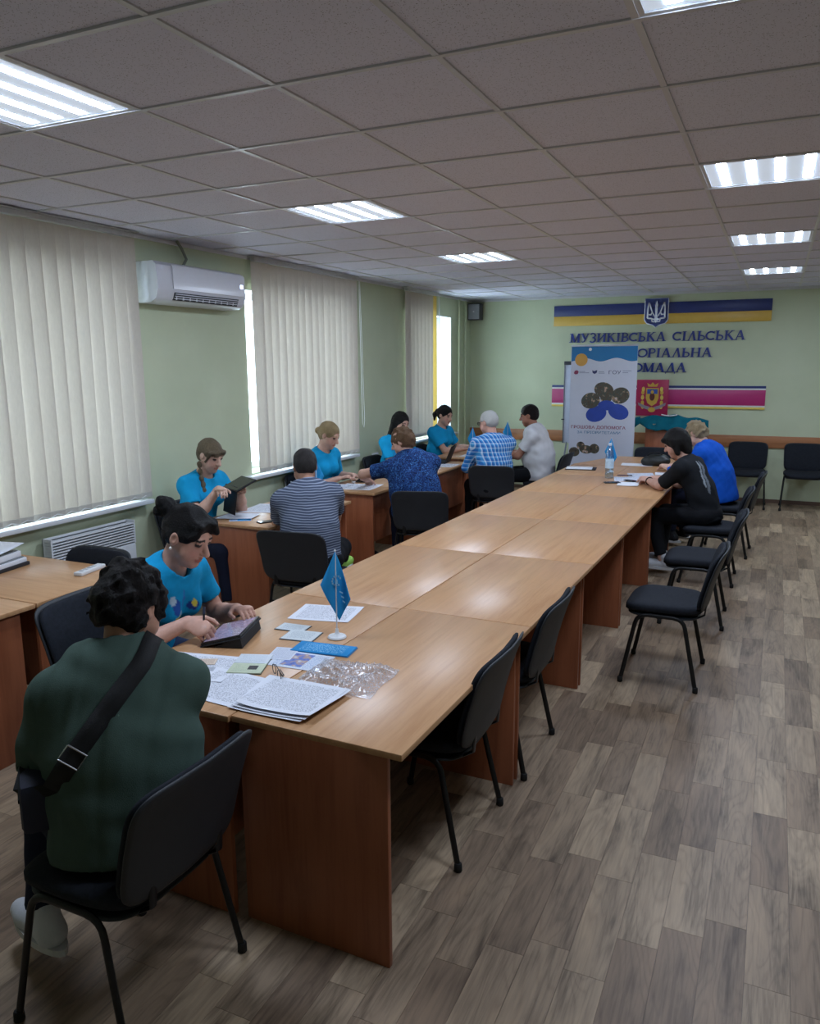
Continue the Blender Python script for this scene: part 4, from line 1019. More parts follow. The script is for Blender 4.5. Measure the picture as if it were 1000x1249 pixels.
def plaid_mat():
    t = NT('shirt_plaid'); t.set(.85, 0, .15); v = t.coord('Object'); sx = t.n('ShaderNodeSeparateXYZ'); t.l(v, sx.inputs[0])
    h = t.math('ADD', sx.outputs[0], t.math('MULTIPLY', sx.outputs[1], .6))
    st = [(0, lin((36, 98, 168))), (.45, lin((36, 98, 168))), (.5, lin((70, 150, 205))), (.72, lin((70, 150, 205))), (.80, lin((206, 218, 230))), (.94, lin((206, 218, 230))), (1, lin((36, 98, 168)))]
    a = t.ramp(t.math('FRACT', t.math('MULTIPLY', h, 27.0)), st); b = t.ramp(t.math('FRACT', t.math('MULTIPLY', sx.outputs[2], 22.0)), st)
    t.base(t.mix(.40, a, b)); t.bump(t.noise(v, 400, 2), .3, .003); return t.m
def floral_mat():
    t = NT('top_blue_pattern'); t.set(.85, 0, .15); v = t.coord('Object'); n1 = t.noise(v, 52, 3, .6, 1.5)
    t.base(t.ramp(n1, [(.36, lin((20, 26, 54))), (.48, lin((32, 54, 104))), (.58, lin((40, 82, 142))), (.68, lin((84, 132, 178)))])); return t.m
def print_col(base, spots):
    """flat shirt print given as (right, up, radius_r, radius_u, colour) around the chest centre, front (+1) or back (-1)"""
    def maker(P0, P1, P2, R, Fw, u2, s):
        def f(V):
            C = np.tile(np3(lin(base)), (len(V), 1)); d = V - P2; a, b, c = d @ R, d @ u2, d @ Fw
            for (r, u, rr, ru, col, fr) in spots:
                m = (((a-r)/rr)**2 + ((b-u)/ru)**2 < 1) & (c*fr > 0); C[m] = np3(lin(col))
            return C
        return f
    return maker
M_vshirt = vcol_mat('printed_cotton', .88, .15, 0, .35, 420)
H_black = ((14, 12, 13), (34, 29, 30)); H_dark = ((20, 15, 15), (46, 34, 31)); H_blond = ((160, 134, 96), (222, 198, 152)); H_dkbl = ((96, 82, 64), (178, 158, 128)); H_brown = ((100, 74, 54), (176, 140, 106)); H_grey = ((46, 42, 42), (92, 86, 84)); H_white = ((206, 204, 200), (244, 242, 238)); H_beige = ((158, 136, 104), (222, 202, 164))
CY = (22, 148, 198)
P1 = person('heavy-set person in a dark green tee seen from behind, black strap across the back', -1.64, 1.545, 130, M_green, M_navy, H_dark, ((-2.02, 1.62, .66), (-1.92, 1.82, .66)), skin=(188, 140, 118), lean=(4, 22), head=(36, -26, 0),
     bulk=1.38, belly=.04, hstyle='curly', feet=((-1.965, 1.47, .085), (-1.97, 1.83, .085)), knees=((-2.02, 1.58, .545), (-1.97, 1.87, .545)), shoe=(206, 208, 214), detail=.0055, hem=.0, sleeve=.80, scale=.945, hscale=1.04, extra={'toe': (-1, .25)}, elbow=((-.3, -.8, -.8), (.2, -.7, -.8)), drop=.035)
P2 = person('woman in a cyan tee with dark bun writing beside the tablet', -2.53, 2.55, 2, M_vshirt, M_jeans, H_black, ((-2.13, 2.73, .80), (-2.145, 2.42, .83)), skin=(206, 158, 138), lean=(17, 32), head=(0, -28, 0), hscale=1.04, bulk=1.12, bust=.03,
     hstyle='bun', detail=.005, sleeve=.58, curl=(.5, 1.25), elbow=((-.5, -.1, -.9), (.9, -.2, -.7)), hdir=(None, (.15, .85, -.1)), palm=((0, 0, -1), (-.55, .1, -.8)),
     shirt_col=print_col(CY, [(0.060, 0.010, 0.024, 0.031, (44, 84, 160), 1), (-0.045, -0.005, 0.029, 0.022, (40, 66, 140), 1), (-0.050, 0.005, 0.014, 0.015, (226, 206, 84), 1), (0.050, -0.045, 0.033, 0.022, (218, 200, 96), 1), (0.027, -0.040, 0.018, 0.020, (200, 214, 224), 1), (0.065, -0.060, 0.013, 0.013, (60, 70, 110), 1), (0.077, 0.035, 0.015, 0.020, (186, 210, 226), 1), (0.015, 0.035, 0.008, 0.039, (60, 120, 190), 1)]))
P3 = person('woman in a cyan tee with side braid holding a black tablet cover', -4.0, 4.70, -8, M_teal, M_navy, H_dkbl, ((-3.66, 4.80, .955), (-3.66, 4.55, .985)), skin=(206, 166, 146), lean=(10, 16), head=(-2, -24, 0), bust=.02, hstyle='braid', sleeve=.66, curl=(1.0, .8), hdir=((.5, 1, .1), (.55, .9, .1)), palm=((.3, -.7, -.2), (.0, 0, -1)), detail=.0065)
P4 = person('person in a grey-blue striped tee seen from behind', -2.80, 4.44, 116, stripe_mat(), M_black, H_grey, ((-3.22, 4.86, .80), (-2.98, 5.02, .66)), skin=(190, 142, 118), lean=(12, 32), side=-6, head=(-14, -24, 0), bulk=1.28, scale=1.0, hstyle='short', sleeve=.72, shoe=(150, 196, 90),
     knees=((-3.05, 4.84, .56), (-2.82, 4.86, .555)), feet=((-3.05, 4.92, .085), (-2.90, 5.02, .43)), hem=.03)
P5 = person('blonde woman in a cyan tee at a tablet before the middle window', -4.0, 6.47, -12, M_teal, M_navy, H_blond, ((-3.72, 6.70, .80), (-3.76, 6.46, .80)), skin=(204, 160, 140), lean=(8, 14), head=(-10, -26, 0), bust=.02, hstyle='lowbun', sleeve=.85)
P6 = person('person in a patterned dark blue top reaching left over papers', -2.82, 6.22, 122, floral_mat(), M_navy, H_brown, ((-3.42, 6.42, .815), (-3.05, 6.75, .80)), skin=(206, 162, 142), lean=(10, 24), side=-6, hem=.03, head=(-62, -24, 0), bulk=1.38, belly=.03, hstyle='messy', sleeve=.62, elbow=((-.3, -.6, .2), None), curl=(1.0, .6))
P7 = person('woman in a cyan tee with long straight black hair', -3.98, 8.10, -24, M_teal, M_navy, H_black, ((-3.62, 8.20, .80), (-3.66, 7.95, .80)), skin=(190, 146, 126), lean=(8, 14), head=(0, -20, 0), hstyle='long', sleeve=.66)
P8 = person('woman in a cyan tee with dark ponytail near the far window', -3.98, 9.42, -14, M_teal, M_navy, H_black, ((-3.56, 9.66, .80), (-3.60, 9.42, .80)), skin=(198, 154, 134), lean=(6, 12), head=(4, -18, 0), bust=.02, hstyle='ponytail', sleeve=.66)
P9 = person('white-haired person in a blue plaid shirt and glasses', -2.70, 7.98, 128, plaid_mat(), M_black, H_white, ((-3.06, 8.22, .80), (-2.98, 8.44, .80)), skin=(206, 156, 138), lean=(6, 14), head=(-34, -14, 0), bulk=1.22, scale=1.03, hstyle='balding', sleeve=1.6, hem=.03)
P10 = person('person in a white tee sitting side-on below the magenta strip', -2.56, 9.22, 186, M_whitetee, M_black, H_dark, ((-3.0, 9.10, .80), (-2.96, 9.28, .80)), skin=(158, 108, 88), lean=(2, 14), head=(0, -14, 0), bulk=1.36, belly=.05, hstyle='short', sleeve=.66, elbow=((-.4, -.5, -.5), None), scale=1.04)
P11 = person('person in a black tee leaning over papers at the table', -.50, 7.20, 164, M_vshirt, M_black, H_black, ((-1.02, 7.42, .805), (-1.00, 7.58, .805)), skin=(200, 156, 138), lean=(18, 30), head=(-4, -26, 0), hstyle='bob', sleeve=.85, shoe=(196, 196, 200), elbow=((-.6, -.3, -.7), None), bulk=1.05,
     feet=((-.80, 7.05, .085), (-.86, 7.30, .085)), shirt_col=print_col((30, 32, 36), [(-.03-.010*k, .02-.045*k, .014, .04, (104, 110, 118), -1) for k in range(6)] + [(-.06-.010*k, .03-.045*k, .008, .032, (140, 146, 152), -1) for k in range(5)]))
P12 = person('person in a bright blue pullover with pale blonde hair', -.45, 8.32, 160, M_bluepull, M_navy, H_beige, ((-.96, 8.40, .805), (-.95, 8.62, .805)), skin=(210, 170, 150), lean=(14, 28), head=(0, -40, 0), bulk=1.3, hstyle='messy', sleeve=1.85)

# strap, buckle and shoulder bag of the person in green
def on_back(P, r, u, dirn=None):
    """point on the shirt surface behind the torso at (right, up) from the chest centre"""
    o = P['P2'] + P['R']*r + P['u2']*u - P['Fw']*.42; d = P['Fw']
    for k in range(200):
        q = o + d*(k*.0025)
        if P['SV'].sample(q) < .002: return q - d*.004
    return o + d*.3
M_strap = mat('strap_black', (16, 16, 18), .8, bump=.4, bscale=500)
def on_top(P, r, f):
    o = P['P2'] + P['R']*r + P['Fw']*f + P['u2']*.35; d = -P['u2']
    for k in range(200):
        q = o + d*(k*.0025)
        if P['SV'].sample(q) < .002: return q - d*.004
    return o + d*.25
pts = [on_top(P1, .108, .03), on_top(P1, .104, -.01), on_top(P1, .10, -.045)] + [on_back(P1, .085 - .26*k/19, .105 - .33*k/19) for k in range(20)]
pts = [pts[max(0, i-1)]*.25 + pts[i]*.5 + pts[min(22, i+1)]*.25 for i in range(23)]
for i in range(23): pts[i] = pts[i] - P1['Fw']*.004
wd = unit(P1['R']*.36 + P1['u2']*.26*-1)
wdv = unit(np.cross(pts[-1]-pts[0], P1['Fw']))*.027
rows = [[tuple(p - wdv), tuple(p - P1['Fw']*.003), tuple(p + wdv)] for p in pts]
bag = thing('shoulder_bag', 'small navy shoulder bag on a black strap at the side of the person in green', 'bag', P1['root'].location[:], P1['root'].rotation_euler.z)
cloth('strap', M_strap, rows, bag, .004)
bp = pts[17] - P1['Fw']*.008; ax1 = unit(pts[18]-pts[16]); ax2 = unit(wdv)
fr = MB(); c4 = [bp + ax1*a*.022 + ax2*b*.029 for a, b in ((-1,-1),(1,-1),(1,1),(-1,1),(-1,-1))]; fr.tube([tuple(c) for c in c4], .0028, 6); fr.build('buckle', mat('buckle_steel', (196, 198, 200), .25, .9), bag)
bc = P1['P0'] - P1['R']*.235 + np3((0, .03, .12)); b = MB().box(-.045, .045, -.10, .10, -.075, .075, .02).build('pouch', mat('bag_navy', (30, 34, 56), .7), bag, True, tuple(bc), (0, 0, .2))
MB().box(-.048, -.044, -.08, .08, .02, .03).build('zip', M_strap, b)
tail = [pts[-1], pts[-1]*.5 + bc*.5 - P1['R']*.06, bc - P1['R']*.02 + np3((0, 0, .07))]
cloth('strap_end', M_strap, [[tuple(p - wdv*.9), tuple(p + wdv*.9)] for p in tail], bag, .004)
# glasses on the white-haired person
def spectacles(P, lab):
    HP = P['HP']; t = thing('eyeglasses', lab, 'glasses', P['root'].location[:], P['root'].rotation_euler.z)
    m = mat('glasses_frame', (28, 26, 28), .35); g = mat_glass('lens', (205, 210, 215), .9, .02)
    for sg in (-1, 1):
        ring = [HP(sg*.033 + .024*math.cos(2*PI*k/16), .104, .008 + .017*math.sin(2*PI*k/16)) for k in range(17)]
        MB().tube([tuple(p) for p in ring], .0022, 6).build('rim', m, t); MB().add([tuple(p) for p in ring[:-1]], [tuple(range(16))]).build('lens', g, t)
        MB().tube([tuple(HP(sg*.057, .102, .012)), tuple(HP(sg*.080, .06, .014)), tuple(HP(sg*.084, -.01, .018)), tuple(HP(sg*.082, -.03, .0))], .0022, 6).build('temple', m, t)
    MB().tube([tuple(HP(-.01, .106, .012)), tuple(HP(0, .109, .016)), tuple(HP(.01, .106, .012))], .002, 6).build('bridge', m, t)
spectacles(P9, 'dark-rimmed glasses worn by the white-haired person')
# earring of the woman by the tablet, rings and watch
e = MB().lathe([(0.001, -.007), (.006, -.003), (.007, 0), (.006, .003), (.001, .007)], 12).build('earring', mat('pearl', (232, 228, 220), .2), None, True)
ep = P2['HP'](.083, -.004, -.046); e.parent = P2['root']; e.location = tuple(ep)
# pen in her hand
S_, E_, W_, hd, pn = P2['arms'][1]; hb = W_ + hd*.085 + pn*.02
pen = thing('stylus_pen', 'dark pen held by the woman beside the tablet', 'pen', P2['root'].location[:], P2['root'].rotation_euler.z)
pdir = unit(np3((-.15, .25, .65)) + hd*(-.35)); a = hb - pdir*.05; b = hb + pdir*.10
MB().tube([tuple(a), tuple(a + pdir*.012), tuple(b)], [.001, .0045, .0045], 8).build('barrel', mat('pen_dark', (30, 32, 42), .4), pen, True)
MB().tube([tuple(b - pdir*.03), tuple(b)], .0056, 8).build('cap', mat('pen_cap', (60, 64, 80), .3), pen, True)
# wristband on the person in black
S_, E_, W_, hd, pn = P11['arms'][0]; fd = unit(W_-E_); q1 = unit(np.cross(fd, (0, 0, 1))); q2 = np.cross(fd, q1); c = W_ - fd*.03
wb = MB().tube([tuple(c + (q1*math.cos(2*PI*k/16) + q2*math.sin(2*PI*k/16))*.034) for k in range(17)], .005, 6).build('wristband', M_strap, P11['root'], True)
# ================================================================== PAPERS AND SMALL THINGS
def paper_mat(name, paper=(222, 224, 232), ink=(120, 122, 134), lines=70, margin=.1, dens=.5, sx=1.0):
    if name in MATS: return MATS[name]
    t = NT(name); t.set(.7, 0, .2); v = t.coord('Generated'); s = t.n('ShaderNodeSeparateXYZ'); t.l(v, s.inputs[0])
    fy = t.math('FRACT', t.math('MULTIPLY', s.outputs[1], float(lines))); band = t.math('GREATER_THAN', fy, .55)
    mp = t.n('ShaderNodeMapping'); mp.inputs['Scale'].default_value = (60*sx, lines, 1); t.l(v, mp.inputs[0])
    wn = t.noise(mp.outputs[0], 1.0, 1); word = t.math('GREATER_THAN', wn, 1-dens)
    mx = t.math('MULTIPLY', t.math('GREATER_THAN', s.outputs[0], margin), t.math('LESS_THAN', s.outputs[0], 1-margin))
    my = t.math('MULTIPLY', t.math('GREATER_THAN', s.outputs[1], margin), t.math('LESS_THAN', s.outputs[1], 1-margin))
    inkf = t.math('MULTIPLY', t.math('MULTIPLY', band, word), t.math('MULTIPLY', mx, my))
    t.base(t.mix(inkf, lin(paper), lin(ink))); MATS[name] = t.m; return t.m
M_pap = paper_mat('paper_printed'); M_pap2 = paper_mat('paper_form', (214, 218, 230), (150, 156, 172), 36, .06, .55)
M_plain = mat('paper_plain', (224, 226, 232), .7, var=.02)
def quad_sheet(name, label, cat, c, z, mt, thick=.0006, curl=.0, group=None, parent=None, seed=0, n=8):
    """sheet from four table-plane corners (in order), slightly curled"""
    C = [np3((p[0], p[1], 0)) for p in c]; o = sum(C)/4; ax = C[1]-C[0]; rz = math.atan2(ax[1], ax[0]); cr_, sr_ = math.cos(-rz), math.sin(-rz)
    L = [((p-o)[0]*cr_ - (p-o)[1]*sr_, (p-o)[0]*sr_ + (p-o)[1]*cr_) for p in C]
    rs = np.random.RandomState(seed); ph = rs.rand(3)*6; vs = []
    for lay in (1, 0):
        for j in range(n+1):
            for i in range(n+1):
                u, v = i/n, j/n
                p = [(1-u)*(1-v)*L[0][q] + u*(1-v)*L[1][q] + u*v*L[2][q] + (1-u)*v*L[3][q] for q in (0, 1)]
                zz = curl*(abs(2*u-1)**2.5*(.6+.4*math.sin(ph[0]+3*v)) + .5*abs(2*v-1)**3*(.5+.5*math.sin(ph[1]+4*u)))
                vs.append((p[0], p[1], zz + (thick if lay else 0)))
    m = (n+1)**2; fs = []
    for j in range(n):
        for i in range(n):
            a = j*(n+1)+i; fs.append((a, a+1, a+n+2, a+n+1)); fs.append((m+a, m+a+n+1, m+a+n+2, m+a+1))
    for i in range(n):
        a, b = i, i+1; fs.append((b, a, m+a, m+b)); a, b = n*(n+1)+i, n*(n+1)+i+1; fs.append((a, b, m+b, m+a))
        a, b = i*(n+1), (i+1)*(n+1); fs.append((a, b, m+b, m+a)); a, b = i*(n+1)+n, (i+1)*(n+1)+n; fs.append((b, a, m+a, m+b))
    ob = MB().add(vs, fs).build(name, mt, parent, 'all' if curl else False, (o[0], o[1], z), (0, 0, rz))
    if label: tag(ob, label, cat, group)
    ob.data.set_sharp_from_angle(angle=math.radians(50)) if curl else None
    return ob
GP = 'papers on the near end of the long table'
Z0 = TZ + .0004
quad_sheet('paper_sheet', 'single printed white sheet lying behind the blue table flag', 'paper', [(-1.93, 2.83), (-1.65, 2.89), (-1.69, 3.12), (-1.97, 3.05)], Z0, M_pap, curl=.002, group=GP)
quad_sheet('paper_sheet', 'white form sheet beside the tablet under a photo card', 'paper', [(-2.07, 2.06), (-1.74, 2.12), (-1.80, 2.36), (-2.12, 2.30)], Z0, M_pap, curl=.003, group=GP, seed=1)
quad_sheet('paper_sheet', 'printed sheet at the table edge next to the person in green', 'paper', [(-1.86, 1.985), (-1.56, 1.965), (-1.55, 2.215), (-1.85, 2.235)], Z0+.0012, M_pap, curl=.002, group=GP, seed=2)
for k in range(3):
    quad_sheet('document', ('topmost sheet of the printed document pack at the near table end', 'middle sheet of the printed document pack at the near table end', 'lowest sheet of the printed document pack at the near table end')[2-k], 'paper',
        [(-1.585+.012*k, 1.955+.008*k), (-1.275-.012*(2-k), 1.965+.010*(k-1)), (-1.285+.012*k, 2.225), (-1.60, 2.215+.006*k)], Z0+.004+.004*k, M_pap, curl=.006+.003*k, group=GP, seed=3+k)
bk = thing('passport_booklet', 'open pale green identity booklet with small dark photo', 'booklet', (-1.75, 2.31, Z0+.002), math.radians(20), GP)
M_pass = paper_mat('passport_page', (196, 204, 178), (150, 158, 140), 24, .12, .45); M_pass2 = paper_mat('passport_page_pale', (210, 216, 222), (160, 168, 178), 24, .12, .45)
MB().box(-.065, .065, -.095, -.001, 0, .004, .001).build('page', M_pass, bk, True); MB().box(-.065, .065, .001, .095, 0, .004, .001).build('page', M_pass2, bk, True)
MB().box(-.067, .067, -.097, .097, -.0012, 0).build('cover', mat('passport_cover', (70, 84, 70), .6), bk)
MB().box(.005, .04, -.062, -.025, .004, .0046).build('photo', mat('passport_photo', (44, 40, 44), .5, var=.5, scale=60), bk)
idc = thing('identity_card', 'small photo card lying on the form sheet', 'card', (-1.93, 2.255, Z0+.0022), math.radians(25), GP)
MB().box(-.05, .05, -.03, .03, 0, .001, .0004).build('card_body', paper_mat('id_card', (214, 196, 178), (150, 120, 110), 14, .08, .5), idc); MB().box(-.042, -.012, -.02, .02, .001, .0015).build('photo', mat('id_photo', (92, 66, 56), .5, var=.5, scale=70), idc)
idc = thing('identity_card', 'grey printed strip half under the open identity booklet', 'card', (-1.875, 2.20, Z0+.0022), math.radians(20), GP)
MB().box(-.035, .035, -.018, .018, 0, .001).build('card_body', paper_mat('id_card_grey', (176, 180, 190), (90, 92, 104), 10, .08, .5), idc)
cb = thing('document_cover', 'pale folded certificate in dark cover behind the brochure', 'booklet', (-1.745, 2.66, Z0), math.radians(8), GP)
MB().box(-.075, .075, -.062, .062, 0, .002, .0008).build('cover', mat('cert_cover', (52, 60, 66), .6), cb); MB().box(-.071, .071, -.058, .058, .002, .0045, .001).build('page', paper_mat('cert_page', (204, 210, 212), (140, 150, 160), 16, .14, .5), cb)
cb = thing('document_cover', 'smaller pale certificate in dark cover next to the form sheet', 'booklet', (-1.835, 2.735, Z0), math.radians(4), GP)
MB().box(-.07, .07, -.045, .045, 0, .002, .0008).build('cover', MATS['cert_cover'], cb); MB().box(-.066, .066, -.041, .041, .002, .004, .001).build('page', MATS['cert_page'], cb)
br = thing('brochure', 'bright blue folded brochure at the foot of the table flag', 'brochure', (-1.57, 2.565, Z0+.002), math.radians(7), GP)
M_bro = paper_mat('brochure_blue', (40, 136, 196), (150, 200, 228), 10, .12, .5)
MB().box(-.13, .115, -.055, .055, 0, .003, .001).build('front_leaf', M_bro, br, True); MB().box(-.125, .12, -.058, .052, -.0018, 0).build('back_leaf', mat('brochure_back', (30, 108, 160), .6), br)
lf = thing('leaflet', 'glossy leaflet with a colour picture in front of the brochure', 'leaflet', (-1.60, 2.425, Z0), math.radians(4), GP)
MB().box(-.105, .115, -.085, .075, 0, .0015, .0005).build('sheet', paper_mat('leaflet_paper', (212, 218, 230), (130, 160, 200), 22, .08, .5), lf, True)
PT = NT('leaflet_picture'); PT.set(.35); _v = PT.coord('Object'); PT.base(PT.ramp(PT.noise(_v, 30, 3), [(.3, lin((40, 64, 150))), (.45, lin((90, 120, 196))), (.55, lin((176, 140, 120))), (.68, lin((200, 206, 216)))]))
MB().box(-.055, .035, -.065, .06, .0015, .002).build('picture', PT.m, lf)
lf = thing('leaflet', 'plain white note sheet beside the picture leaflet', 'leaflet', (-1.70, 2.46, Z0+.0016), math.radians(14), GP)
MB().box(-.05, .05, -.07, .06, 0, .001, .0004).build('sheet', M_pap2, lf, True)
# crumpled clear plastic bag
PBm = NT('clear_plastic'); PBm.t.nodes.remove(PBm.b)
_tr = PBm.n('ShaderNodeBsdfTransparent'); _tr.inputs[0].default_value = (.93, .92, .93, 1); _gl = PBm.n('ShaderNodeBsdfGlossy'); _gl.inputs['Roughness'].default_value = .28; _gl.inputs[0].default_value = (.7, .7, .72, 1)
_df = PBm.n('ShaderNodeBsdfDiffuse'); _df.inputs[0].default_value = (.75, .75, .78, 1); _m1 = PBm.n('ShaderNodeMixShader'); _m1.inputs[0].default_value = .62; _m2 = PBm.n('ShaderNodeMixShader')
_f = PBm.ramp(PBm.noise(PBm.coord(), 130, 3, .65, 1.5), [(.40, (.12, .12, .12)), (.60, (.62, .62, .62))])
PBm.l(_gl.outputs[0], _m1.inputs[1]); PBm.l(_df.outputs[0], _m1.inputs[2]); PBm.l(_f, _m2.inputs[0]); PBm.l(_tr.outputs[0], _m2.inputs[1]); PBm.l(_m1.outputs[0], _m2.inputs[2]); PBm.l(_m2.outputs[0], PBm.out.inputs[0])
nx, ny = 56, 48; rs = np.random.RandomState(4); cx_ = rs.rand(46, 2); ch_ = rs.rand(46)
vs = []
for j in range(ny+1):
    for i in range(nx+1):
        u, v = i/nx, j/ny; d = np.sort(np.hypot(cx_[:, 0]-u, (cx_[:, 1]-v)*.9))
        k = np.argmin(np.hypot(cx_[:, 0]-u, (cx_[:, 1]-v)*.9)); z = .004 + .026*max(0, 1-(d[1]-d[0])*14)*(.4+.6*ch_[k]) + .012*ch_[k]
        e = min(u, 1-u, v, 1-v)*7; z = .002 + (z-.002)*min(1, e)
        rr = 1 + .06*math.sin(9*v+1)*(u-.5) + .05*math.sin(7*u)
        vs.append(((u-.5)*.31*rr, (v-.5)*.26*(1+.08*math.sin(6*u+2)), z))
fs = [(j*(nx+1)+i, j*(nx+1)+i+1, (j+1)*(nx+1)+i+1, (j+1)*(nx+1)+i) for j in range(ny) for i in range(nx)]
o = MB().add(vs, fs).build('plastic_bag', PBm.m, None, 'all', (-1.355, 2.345, Z0), (0, 0, .05)); tag(o, 'crumpled clear plastic bag on the near part of the table', 'plastic bag')
# dark spectacles cord / pen by the booklet
pn_ = thing('reading_glasses', 'thin dark folded reading glasses between booklet and document pack', 'glasses', (-1.585, 2.245, Z0+.004), math.radians(-40), None)
gm = mat('glasses_wire', (44, 40, 40), .4)
for sg in (-1, 1):
    MB().tube([(sg*.033+.024*math.cos(2*PI*k/14), .0, .018+.017*math.sin(2*PI*k/14)) for k in range(15)], .0016, 5).build('rim', gm, pn_)
    MB().tube([(sg*.058, 0, .026), (sg*.055, .012, .024), (-sg*.05, .02+.006*sg, .006)], .0018, 5).build('temple', gm, pn_)
# tablet on its folding cover
tb = thing('tablet', 'tablet tilted on a dark folding cover in front of the woman writing', 'tablet', (-2.084, 2.50, TZ+.0005), math.radians(-72))
M_tbk = mat('tablet_black', (18, 19, 22), .3); th = math.radians(14)
def tilt(mb_): mb_.v = [(a, b*math.cos(th) - c*math.sin(th), b*math.sin(th) + c*math.cos(th)) for a, b, c in mb_.v]; return mb_
SCR = NT('tablet_screen'); SCR.set(.12, 0, .5); _v = SCR.coord('Generated', (14, 9, 1)); _c = SCR.ramp(SCR.noise(_v, 1.0, 1), [(.42, lin((96, 90, 110))), (.6, lin((108, 101, 122)))]); SCR.base(_c)
SCR.l(_c, SCR.b.inputs['Emission Color']); SCR.b.inputs['Emission Strength'].default_value = .55
tilt(MB().box(-.126, .126, 0, .176, .006, .016, .004)).build('body', M_tbk, tb, True); tilt(MB().box(-.114, .114, .010, .166, .016, .0166)).build('screen', SCR.m, tb)
tilt(MB().box(-.129, .129, -.002, .179, .0, .006, .002)).build('cover_back', mat('tablet_cover', (28, 33, 40), .7), tb, True)
MB().prism([(.05, .001), (.172, .001), (.165, .0395), (.12, .0285)], -.122, .122, 'yz').build('stand_flap', MATS['tablet_cover'], tb)

# ---- table flags
M_flag = mat('flag_sky_blue', (40, 148, 210), .75, spec=.2, var=.06, bump=.3, bscale=400); M_flagw = mat('flag_print_white', (140, 190, 220), .8)
def table_flag(x, y, z, rz, label, h=.375, size=1.0, mirror=1, emblem=True):
    t = thing('table_flag', label, 'flag', (x, y, z), rz, 'small sky-blue table flags')
    MB().lathe([(.038*size, 0), (.040*size, .004), (.036*size, .010), (.014*size, .016), (.008*size, .024), (.006*size, .04)], 20).build('base', M_white, t, True)
    MB().tube([(0, 0, .02), (0, 0, h)], .0028, 8).build('pole', M_white, t, True); MB().lathe([(.001, -.006), (.005, 0), (.001, .006)], 10, (0, 0, h)).build('finial', M_white, t)
    T, Rr, Bo, Lf = (0, h-.003), (.062*size*mirror, h-.20*size), (.012*mirror, h-.30*size), (-.064*size*mirror, h-.145*size); g = []
    for j in range(15):
        row = []
        for i in range(11):
            u, v = i/10, j/14
            px = (1-u)*(1-v)*T[0] + u*(1-v)*Rr[0] + u*v*Bo[0] + (1-u)*v*Lf[0]; pz = (1-u)*(1-v)*T[1] + u*(1-v)*Rr[1] + u*v*Bo[1] + (1-u)*v*Lf[1]
            row.append((px, -.004 + .012*math.sin(px*70+2*v) + .012*math.sin((u-v)*4.5), pz))
        g.append(row)
    fl = cloth('flag_cloth', M_flag, g, t, .0012)
    if emblem:
        def on(px, pz): return (px, -.004 + .012*math.sin(px*70+1) - .016, pz)
        for k in range(10):
            a = math.radians(35+k*29); c = on(.005+.018*math.cos(a), h-.125*size+.02*math.sin(a))
            MB().prism([(c[0]-.003, c[2]-.004), (c[0]+.003, c[2]-.004), (c[0]+.003, c[2]+.004), (c[0]-.003, c[2]+.004)], c[1]-.0005, c[1], 'xz').build('wreath_leaf', M_flagw, fl)
        MB().prism([(.0, h-.135*size), (.01, h-.135*size), (.009, h-.12*size), (.005, h-.112*size), (.001, h-.12*size)], -.021, -.0205, 'xz').build('emblem_figure', M_flagw, fl)
        for k in range(3):
            MB().prism([(.016+.006*k, h-.165*size-.02*k), (.030+.004*k, h-.172*size-.02*k), (.031+.004*k, h-.178*size-.02*k), (.017+.006*k, h-.171*size-.02*k)], -.0215, -.021, 'xz').build('print_text', M_flagw, fl)
    return t
table_flag(-1.597, 2.704, TZ+.0005, math.radians(25), 'sky-blue table flag on white stand at the near end of the long table')
table_flag(-3.36, 5.42, TZ+.0005, math.radians(30), 'sky-blue table flag beside the person in stripes', emblem=False, mirror=-1)
table_flag(-3.42, 7.08, TZ+.0005, math.radians(30), 'pale blue table flag next to the face of the person in a patterned top', emblem=False, mirror=-1)
table_flag(-3.30, 8.92, TZ+.0005, math.radians(20), 'sky-blue table flag in front of the white-haired person', emblem=False)
table_flag(-3.20, 9.98, TZ+.0005, math.radians(20), 'sky-blue table flag before the person in a white tee', emblem=False)
table_flag(-1.52, 8.25, TZ+.0005, math.radians(10), 'sky-blue table flag behind the water bottle', emblem=False, h=.36)

# ---- far end of the long table
bt = thing('water_bottle', 'clear plastic water bottle standing on the long table', 'bottle', (-1.45, 7.82, TZ+.0004))
G_b = mat_glass('bottle_plastic', (214, 232, 244), .80, .08)
MB().lathe([(.036, 0), (.041, .008), (.041, .05), (.037, .06), (.041, .07), (.041, .13), (.037, .14), (.041, .15), (.041, .21), (.034, .26), (.018, .30), (.014, .315), (.014, .325)], 20).build('bottle_body', G_b, bt, True)
MB().lathe([(.0415, .10), (.0418, .102), (.0418, .19), (.0415, .192)], 20).build('paper_band', mat('bottle_label', (196, 220, 236), .5, var=.15, scale=30), bt, True)
MB().lathe([(.016, .322), (.017, .324), (.017, .343), (.014, .346)], 16).build('cap', mat('bottle_cap', (214, 226, 238), .4), bt, True)
GF = 'papers on the far end of the long table'
quad_sheet('paper_sheet', 'white sheet lying alone beyond the bottle', 'paper', [(-1.52, 8.86), (-1.18, 8.86), (-1.20, 9.10), (-1.54, 9.08)], Z0, M_plain, group=GF, curl=.002)
quad_sheet('paper_sheet', 'printed sheet in front of the person in black, under the pens', 'paper', [(-1.36, 7.62), (-1.08, 7.70), (-1.14, 8.02), (-1.42, 7.92)], Z0, M_pap2, group=GF, curl=.003)
quad_sheet('paper_sheet', 'printed sheet nearest the hand of the person in black', 'paper', [(-1.29, 7.34), (-1.10, 7.36), (-1.12, 7.60), (-1.31, 7.58)], Z0+.003, M_plain, group=GF, curl=.003)
